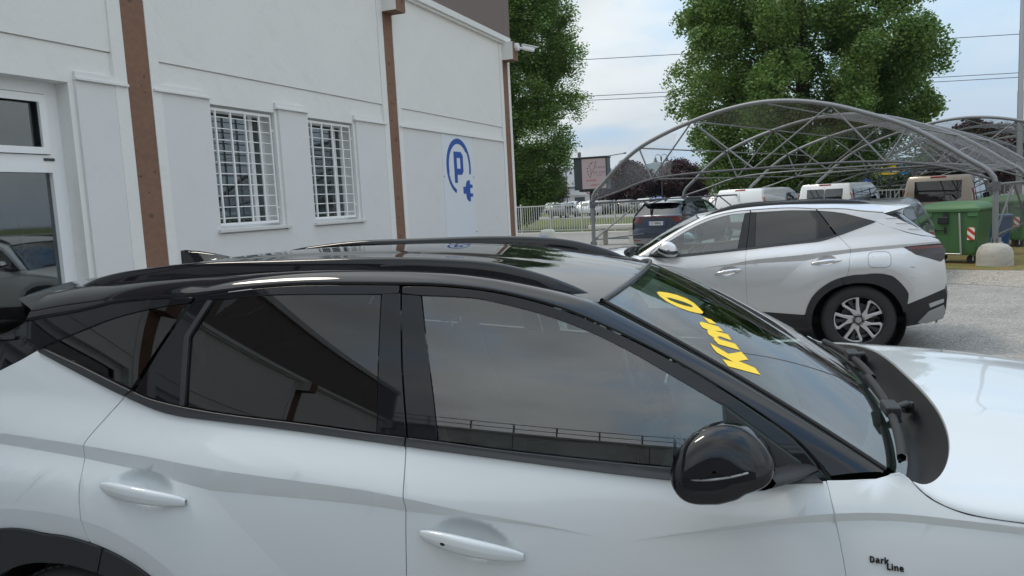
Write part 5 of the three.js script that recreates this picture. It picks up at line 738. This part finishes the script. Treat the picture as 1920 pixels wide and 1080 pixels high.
function tree(name, label, category, pos, H, base, rad, o) { // rad(t): crown radius from its foot (0) to its tip (1)
  const c = thing(name, label, category, pos, o.turn || 0, o.group); seed(o.seed);
  const limbs = [tube([[0, 0, 0], [.1, H * .3, .05], [-.08, H * .6, .1], [0, H * .88, 0]], o.trunk || .22, 20, 8)]; for (let i = 0; i < 16; i++) { const y0 = base + (H - base) * rr(.0, .7), a = rr(0, 6.28), r = rad((y0 - base) / (H - base)) * rr(.6, .9); limbs.push(bar([0, y0 - .6, 0], [Math.cos(a) * r, y0 + r * .75, Math.sin(a) * r], .07, 6, .02)); }
  part('trunk', limbs, barkM, c);
  const puffs = []; for (let i = 0; i < o.puffs; i++) { const t = Math.pow(rnd(), .8), y = lerp(base, H, t), R = rad(t), a = rr(0, 6.283), rs = Math.pow(rnd(), .46) * R; puffs.push([Math.cos(a) * rs, y, Math.sin(a) * rs, rr(.55, 1.15) * (o.puffR || 1) * (.55 + .45 * Math.min(1, R / 3))]); }
  const g = leafGeo(o.leaf, o.perCluster || 8, o.leaf * 1.9, o.seed + 5), n = o.count, im = new THREE.InstancedMesh(g, leafM(o.color), n), m = new THREE.Matrix4(), q = new THREE.Quaternion(), e = new THREE.Euler(), col = new THREE.Color(), v = new THREE.Vector3(), sc = new THREE.Vector3();
  for (let i = 0; i < n; i++) { const p = puffs[Math.floor(rnd() * puffs.length)], z = rr(-1, 1), a = rr(0, 6.283), r = p[3] * Math.pow(rnd(), .25), k = Math.sqrt(1 - z * z); v.set(p[0] + r * k * Math.cos(a), p[1] + r * z * .85, p[2] + r * k * Math.sin(a)); e.set(rr(-.6, .6), rr(0, 6.283), rr(-.6, .6)); q.setFromEuler(e); sc.setScalar(rr(.8, 1.25)); m.compose(v, q, sc); im.setMatrixAt(i, m); const w = rr(.75, 1.3), y = rr(.85, 1.25); col.setRGB(w * y, w, w * rr(.7, 1.1)); im.setColorAt(i, col); }
  im.name = 'crown'; im.userData.kind = 'stuff'; im.castShadow = im.receiveShadow = true; c.add(im); return c;
}
const rP = spl([[0, .35], [.08, .72], [.25, .96], [.45, 1.0], [.7, .82], [.88, .5], [1, .08]]);
tree('poplar_tree', 'huge dark green poplar rising behind the net canopy at the right', 'tree', [13.9, 0, -36.5], 15.5, 1.6, (t) => 5.75 * rP(t), { seed: 11, puffs: 380, count: 44000, leaf: .115, puffR: 0.95, color: [.16, .27, .065], group: 'tall poplars', trunk: .32 });
tree('poplar_tree', 'tall green poplar beside the corner of the white building', 'tree', [0.4, 0, -47], 18.5, .6, (t) => 4.0 * rP(t) * (t < .3 ? .62 + 1.25 * t : 1), { seed: 23, puffs: 360, count: 36000, leaf: .13, puffR: 1.1, color: [.16, .27, .065], group: 'tall poplars', trunk: .3 });
const rO = spl([[0, .5], [.2, .9], [.5, 1], [.8, .7], [1, .15]]);
[[6.6, -118, 6.2, 2.6, 'small dark purple leaved tree in front of the pale warehouse'], [14.8, -92, 5.2, 3.6, 'broad purple leaved tree behind the canopy, left of the twin lamp'], [20.5, -92, 5.2, 3.4, 'purple leaved tree behind the canopy, right of the twin lamp'], [33.5, -56, 5.6, 3.2, 'purple leaved tree behind the beige van and blue banner'], [40, -58, 5.4, 3.4, 'purple leaved tree beside the tall grey pole at the right']].forEach(([x, z, H, r, lb], i) => tree('purple_tree', lb, 'tree', [x, .02, z], H, .9, (t) => r * rO(t), { seed: 40 + i, puffs: 60, count: 3600, leaf: .22, puffR: .9, color: [.075, .030, .034], group: 'purple leaved trees', trunk: .12 }));
[[16, -150, 5, 5], [24, -75, 3.4, 5], [29, -76, 3.0, 5], [34, -78, 3.4, 5], [40, -80, 3.2, 5], [46, -82, 3.6, 5], [52, -85, 3.2, 5]].forEach(([x, z, H, r], i) => tree('hedge_shrub', `green roadside shrub beyond the fence, ${['alone under the billboard', 'leftmost of the row under the banner', 'second from the left under the banner', 'third from the left under the banner', 'fourth from the left, right of the banner', 'fifth from the left, right of the banner', 'last on the right behind the canopy'][i]}`, 'shrub', [x, .02, z], H, .1, (t) => r * .62 * rO(t), { seed: 60 + i, puffs: 50, count: 2600, leaf: .26, puffR: 1, color: [.085, .13, .04], group: 'roadside shrubs', trunk: .08 }));

// ---------- signs, lamps, poles, far buildings ----------
{
  const dk = std([.055, .06, .075], .6);
  const bb = thing('billboard', 'tall box billboard with pale pink poster and dark louvred side beyond the fence', 'billboard', [6.75, 0, -60], -.30); // poster faces the camera side
  const art = (() => { const cv = document.createElement('canvas'); cv.width = 256; cv.height = 400; const x = cv.getContext('2d'); x.fillStyle = '#cdb3bb'; x.fillRect(0, 0, 256, 400); x.strokeStyle = '#5a4a55'; x.lineWidth = 5; x.beginPath(); x.moveTo(100, 230); x.bezierCurveTo(90, 190, 110, 170, 85, 120); x.moveTo(100, 200); x.bezierCurveTo(130, 160, 140, 90, 150, 60); x.stroke(); x.fillStyle = '#5a4a55'; for (const [a, b] of [[80, 100], [60, 130], [95, 70], [110, 55], [62, 170], [70, 210], [150, 50], [88, 240]]) { x.beginPath(); x.ellipse(a, b, 6, 11, .5, 0, 7); x.fill(); } x.font = 'italic 46px serif'; x.fillText('Luca', 140, 130); x.font = 'italic 26px serif'; x.fillText('Hair Studio', 118, 190); x.fillRect(120, 205, 120, 3); x.font = '18px serif'; x.fillText('unisex', 160, 235); x.fillStyle = '#a8324a'; x.font = 'bold 30px sans-serif'; x.fillText('tel 0742', 40, 300); x.fillText('zona ind.', 90, 360); const t = new THREE.CanvasTexture(cv); t.colorSpace = THREE.SRGBColorSpace; return t; })();
  part('housing', [rspan(-1.55, 1.05, 2.45, 4.86, -1.6, -.02, .03), rspan(-1.75, 1.12, 4.87, 4.97, -1.7, .06, .02), rspan(-1.2, .5, 2.30, 2.44, -1.5, -.1, .02)], dk, bb);
  part('poster', [at(new THREE.PlaneGeometry(1.86, 2.30), .02, 3.66, .0)], std([1, 1, 1], .6, { map: art }), bb);
  for (const y of [3.2, 4.1]) part('louvre', [box(.02, .05, 1.4, -1.565, y, -.8)], std([.16, .17, .19], .5), bb);
  part('mast', [at(new THREE.CylinderGeometry(.18, .2, 2.3, 16), -.35, 1.15, -.8)], dk, bb); part('floodlight', [rbox(.26, .38, .2, -1.15, 5.2, -.4, .05), bar([-1.15, 4.97, -.4], [-1.15, 5.05, -.4], .03)], std([.2, .2, .21], .5), bb); part('lamp_arm', [bar([1.0, 4.92, 0], [2.5, 5.05, .2], .03), box(.2, .1, .1, 2.5, 5.05, .2)], dk, bb);
}
function lampPost(pos, H, label, turn = .3) {
  const c = thing('street_lamp', label, 'street lamp', pos, turn, 'twin bell street lamps'); const m = std([.03, .032, .035], .5);
  part('post', [bar([0, 0, 0], [0, H - .5, 0], .07, 10, .05), bar([0, 0, 0], [0, .5, 0], .12, 10, .10)], m, c); part('finial', [bar([0, H - .5, 0], [0, H - .1, 0], .09, 8, .07)], m, c);
  for (const s of [1, -1]) { part('arm', tube([[s * .06, H - .35, 0], [s * .10, H - .02, 0], [s * .35, H + .15, 0], [s * .62, H, 0], [s * .66, H - .22, 0]], .028, 20, 7), m, c); part('bell_shade', new THREE.LatheGeometry([[.04, 0], [.09, -.03], [.12, -.12], [.14, -.26], [.24, -.36], [.27, -.40], [.22, -.39]].map(([r, y]) => new THREE.Vector2(r, y)), 20).translate(s * .66, H - .2, 0), m, c); }
  return c;
}
lampPost([16.0, .02, -80], 5.75, 'black twin bell street lamp between the two purple trees'); lampPost([36.9, .02, -70], 5.0, 'black twin bell street lamp above the blue banner'); lampPost([49.6, .02, -92], 5.2, 'black twin bell street lamp, farther one right of the blue banner'); lampPost([8.5, .02, -110], 5.9, 'black twin bell street lamp in front of the pale warehouse'); lampPost([7.3, .02, -130], 5.1, 'black twin bell street lamp left of the pale warehouse, small'); lampPost([13.4, .02, -150], 5.2, 'smallest black twin bell street lamp left of the billboard');
{ // tapered steel pole in three lengths
  const p = thing('lighting_pole', 'tall slim grey tapered steel pole at the right edge', 'pole', [18.52, 0, -28]); const m = std([.40, .41, .42], .45, { metalness: .6 });
  part('lower_section', bar([0, 0, 0], [0, 4.8, 0], .105, 16, .10), m, p); part('middle_section', bar([0, 4.75, 0], [0, 6.9, 0], .088, 16, .082), m, p); part('upper_section', bar([0, 6.85, 0], [0, 14, 0], .072, 16, .05), m, p); part('bracket', [box(.10, .5, .06, .16, 3.2, 0), bar([.1, 3.4, 0], [.3, 3.6, 0], .02)], m, p);
  const wm = std([.05, .05, .055], .6); const wire = (label, y, z, sag) => solo('overhead_wire', tube(Array.from({ length: 21 }, (_, i) => { const t = i / 20, x = lerp(-40, 120, t); return [x, y - sag * 4 * t * (1 - t) + (x - 20) * -.004, z + (x - 20) * .08]; }), .026, 60, 5), wm, label, 'wire', 'overhead wires');
  wire('thin dark overhead wire, highest across the gap between the trees', 12.9, -60, .6); wire('thin dark overhead wire, upper of the close lower pair', 10.2, -60, .7); wire('thin dark overhead wire, lower of the close lower pair', 10.02, -60.8, .75);
}
{ // banner between posts
  const b = thing('banner', 'yellow and blue printed banner stretched between posts beyond the canopy', 'banner', [30.8, 0, -60], -.15); const cv = document.createElement('canvas'); cv.width = 512; cv.height = 128; const x = cv.getContext('2d'); x.fillStyle = '#e3c22e'; x.fillRect(0, 0, 200, 128); x.fillStyle = '#3aa0dc'; x.fillRect(200, 0, 312, 128); x.fillStyle = '#1d2730'; x.font = 'bold 44px sans-serif'; x.fillText('OLIV', 8, 50); x.fillStyle = '#e8eef2'; x.fillRect(205, 70, 100, 34); x.fillRect(90, 78, 90, 26); x.fillStyle = '#274a7a'; x.fillRect(118, 82, 22, 20); x.fillRect(270, 74, 22, 24); const t = new THREE.CanvasTexture(cv); t.colorSpace = THREE.SRGBColorSpace;
  const R = []; for (let i = 0; i <= 6; i++) R.push(Array.from({ length: 25 }, (_, j) => { const u = j / 24; return [(u - .5) * 3.9, lerp(2.45, 3.38, i / 6) - .05 * Math.sin(Math.PI * u), .06 * Math.sin(u * 15)]; })); part('sheet', grid(R, true), std([1, 1, 1], .7, { map: t, side: THREE.DoubleSide }), b); for (const s of [-1.95, 0, 1.95]) part('post', bar([s, 0, -.05], [s, 3.45, -.05], .035), std([.05, .07, .06], .6), b);
  const r = thing('road_sign', 'small round blue road sign on a post below the banner', 'road sign', [26.9, 0, -58], -.3); part('disc', at(new THREE.CylinderGeometry(.42, .42, .03, 28), 0, 1.75, 0, 0, Math.PI / 2), std([.02, .05, .28], .4), r); part('arrow', [extrude([[-.06, -.2], [.06, -.2], [.06, .05], [.18, .05], [0, .26], [-.18, .05], [-.06, .05]], .01)].map((g) => g.translate(0, 1.75, .02)), std([.75, .75, .75], .5), r); part('post', bar([0, 0, -.05], [0, 2.2, -.05], .03), std([.4, .4, .4], .5), r);
  const y = thing('notice_board', 'pale yellow notice board left of the blue road sign', 'notice board', [25.0, 0, -60], -.3); part('board', rspan(-.75, .75, .55, 1.75, -.03, .03, .01), std([.62, .52, .30], .7), y); part('post', [bar([-.6, 0, -.06], [-.6, 1.7, -.06], .03)], M.plastic, y); part('post', [bar([.6, 0, -.06], [.6, 1.7, -.06], .03)], M.plastic, y); part('print', [rspan(-.5, .5, .75, 1.4, .031, .036, .004)], std([.20, .14, .10], .7), y);
}
{ // pale warehouse with plinth and cornice, low shop with red letters
  const wm = std([.68, .67, .68], .8); const w = thing('warehouse', 'tall pale windowless warehouse half hidden by the left poplar', 'building', [3.5, 0, -155], -.25); part('wall', [span(-9, 9.2, 0, 8.1, -14, 0)], wm, w); part('cornice', [span(-9.2, 9.4, 7.7, 8.1, .002, .12)], std([.3, .31, .33], .6), w); for (let i = 0; i < 9; i++) part('cladding_joint', [span(-8 + i * 2.05, -7.95 + i * 2.05, 0, 7.7, .002, .02)], std([.55, .55, .56], .8), w); part('door_canopy', [span(-2, 3, 2.2, 2.5, .002, 1.5)], std([.2, .2, .2], .7), w); for (let i = 0; i < 5; i++) part('window', [span(8.2, 8.8, 2.2 + i * .9, 2.5 + i * .9, .002, .05)], std([.06, .07, .08], .3), w);
  const s = thing('low_shop', 'low pale shop building with red lettering below the billboard', 'building', [14.6, 0, -122], -.2); part('wall', [span(-5, 14, 0, 3.6, -8, 0)], std([.62, .60, .58], .8), s); part('fascia', [span(-5, 6, 2.4, 3.5, .002, .12)], std([.72, .72, .72], .6), s); const t = text('CATI', .8, .04); t.translate(-2.2, 2.55, .122); part('lettering', t, std([.45, .02, .03], .5), s); part('roof', [span(-5.2, 14.2, 3.602, 3.8, -8.2, .3)], std([.25, .25, .25], .8), s); for (let i = 0; i < 6; i++) part('window', [span(-4 + i * 3, -2.4 + i * 3, .6, 2.1, .002, .03)], std([.05, .06, .07], .2), s);
  const k = thing('terracotta_house', 'distant low house with brick red chimneys beyond the right canopy', 'building', [118, 0, -190], -.3); part('wall', [span(-9, 9, 0, 7, -10, 0)], std([.42, .33, .26], .8), k); part('roof', [extrude([[-5.6, 7], [5.6, 7], [0, 10]], 19).rotateY(Math.PI / 2).translate(-9.5, 0, -5)], std([.24, .11, .07], .8), k); part('chimney', [span(-4, -2.8, 8.5, 13, -5, -4)], std([.30, .11, .07], .8), k); part('chimney', [span(3, 4.2, 8.5, 13.5, -5, -4)], std([.30, .11, .07], .8), k);
}
// charging column, bollard bench
{
  const c = thing('charging_column', 'cream and grey charging column standing past the building corner', 'charging point', [.78, 0, -15.7], -.2); c.scale.set(.42, .88, .5); const R = []; for (const [y, k] of [[0, 1], [1.45, 1], [1.56, .96], [1.62, .8], [1.64, .3], [1.64, .01]]) { const r = rrect(-.36 * k, .36 * k, -.20 * k, .20 * k, .07 * k, 3).map(([x, z]) => [x, y * .82, z]); r.push(r[0]); R.push(r); } part('cabinet', grid(R, true), std([.62, .60, .50], .5), c); part('front_panel', rspan(-.36, .08, .2, 1.22, .19, .215, .03), std([.42, .46, .55], .4), c); part('screen', rspan(-.2, 0, .85, 1.05, .216, .222, .004), M.lampDark, c); part('socket', at(new THREE.CylinderGeometry(.06, .06, .05, 16), .22, .85, .21, 0, Math.PI / 2), M.plastic, c); part('cable', tube([[.22, .82, .23], [.3, .5, .3], [.1, .4, .3], [-.1, .75, .235]], .018, 20, 6), M.rubber, c);
  const b = thing('concrete_bench', 'pale concrete barrier bench left of the navy car', 'bench', [4.2, 0, -28.6], -.6); const cm = std([.52, .50, .45], .9); part('top_slab', rspan(-1.3, 1.3, .62, .76, -.25, .25, .02), cm, b); for (const x of [-.9, .35]) part('leg', rspan(x, x + .2, 0, .618, -.2, .2, .015), cm, b); part('cross_bar', [bar([-1.2, .25, .1], [1.2, .25, .1], .03)], tubeM, b);
}
// hills far off
{
  const ridge = (name, z, f, c, w) => { const P = [], I = []; const n = 160; for (let i = 0; i <= n; i++) { const x = lerp(-w, w, i / n), h = f(x); for (const [k, d] of [[0, 0], [.55, .5], [.85, .8], [1, 1], [.9, 1.5], [0, 2.4]]) P.push(x, h * k + (vnoise(x * .02, k * 9, z) - .5) * h * .12 * k, z - d * 420); } for (let i = 0; i < n; i++) for (let k = 0; k < 5; k++) { const a = i * 6 + k, b = a + 6; I.push(a, b, a + 1, a + 1, b, b + 1); } const g = new THREE.BufferGeometry(); g.setAttribute('position', new THREE.Float32BufferAttribute(P, 3)); g.setIndex(I); g.computeVertexNormals(); struct(name, g, std(c, .95)); };
  ridge('hills', -2600, (x) => 34 + 70 * fbm(x * .0022 + 2, 3, 1, 4) + 46 * Math.exp(-(((x - 560) / 170) ** 2)) + 40 * Math.exp(-(((x - 1520) / 260) ** 2)), [.045, .07, .035], 5200);
  ridge('hills', -1500, (x) => 10 + 26 * fbm(x * .005 + 7, 8, 1, 4), [.05, .075, .035], 3200);
  scene.fog = new THREE.FogExp2(new THREE.Color(0.52, 0.66, 0.86), 0.00013);
}
renderer.render(scene, camera);
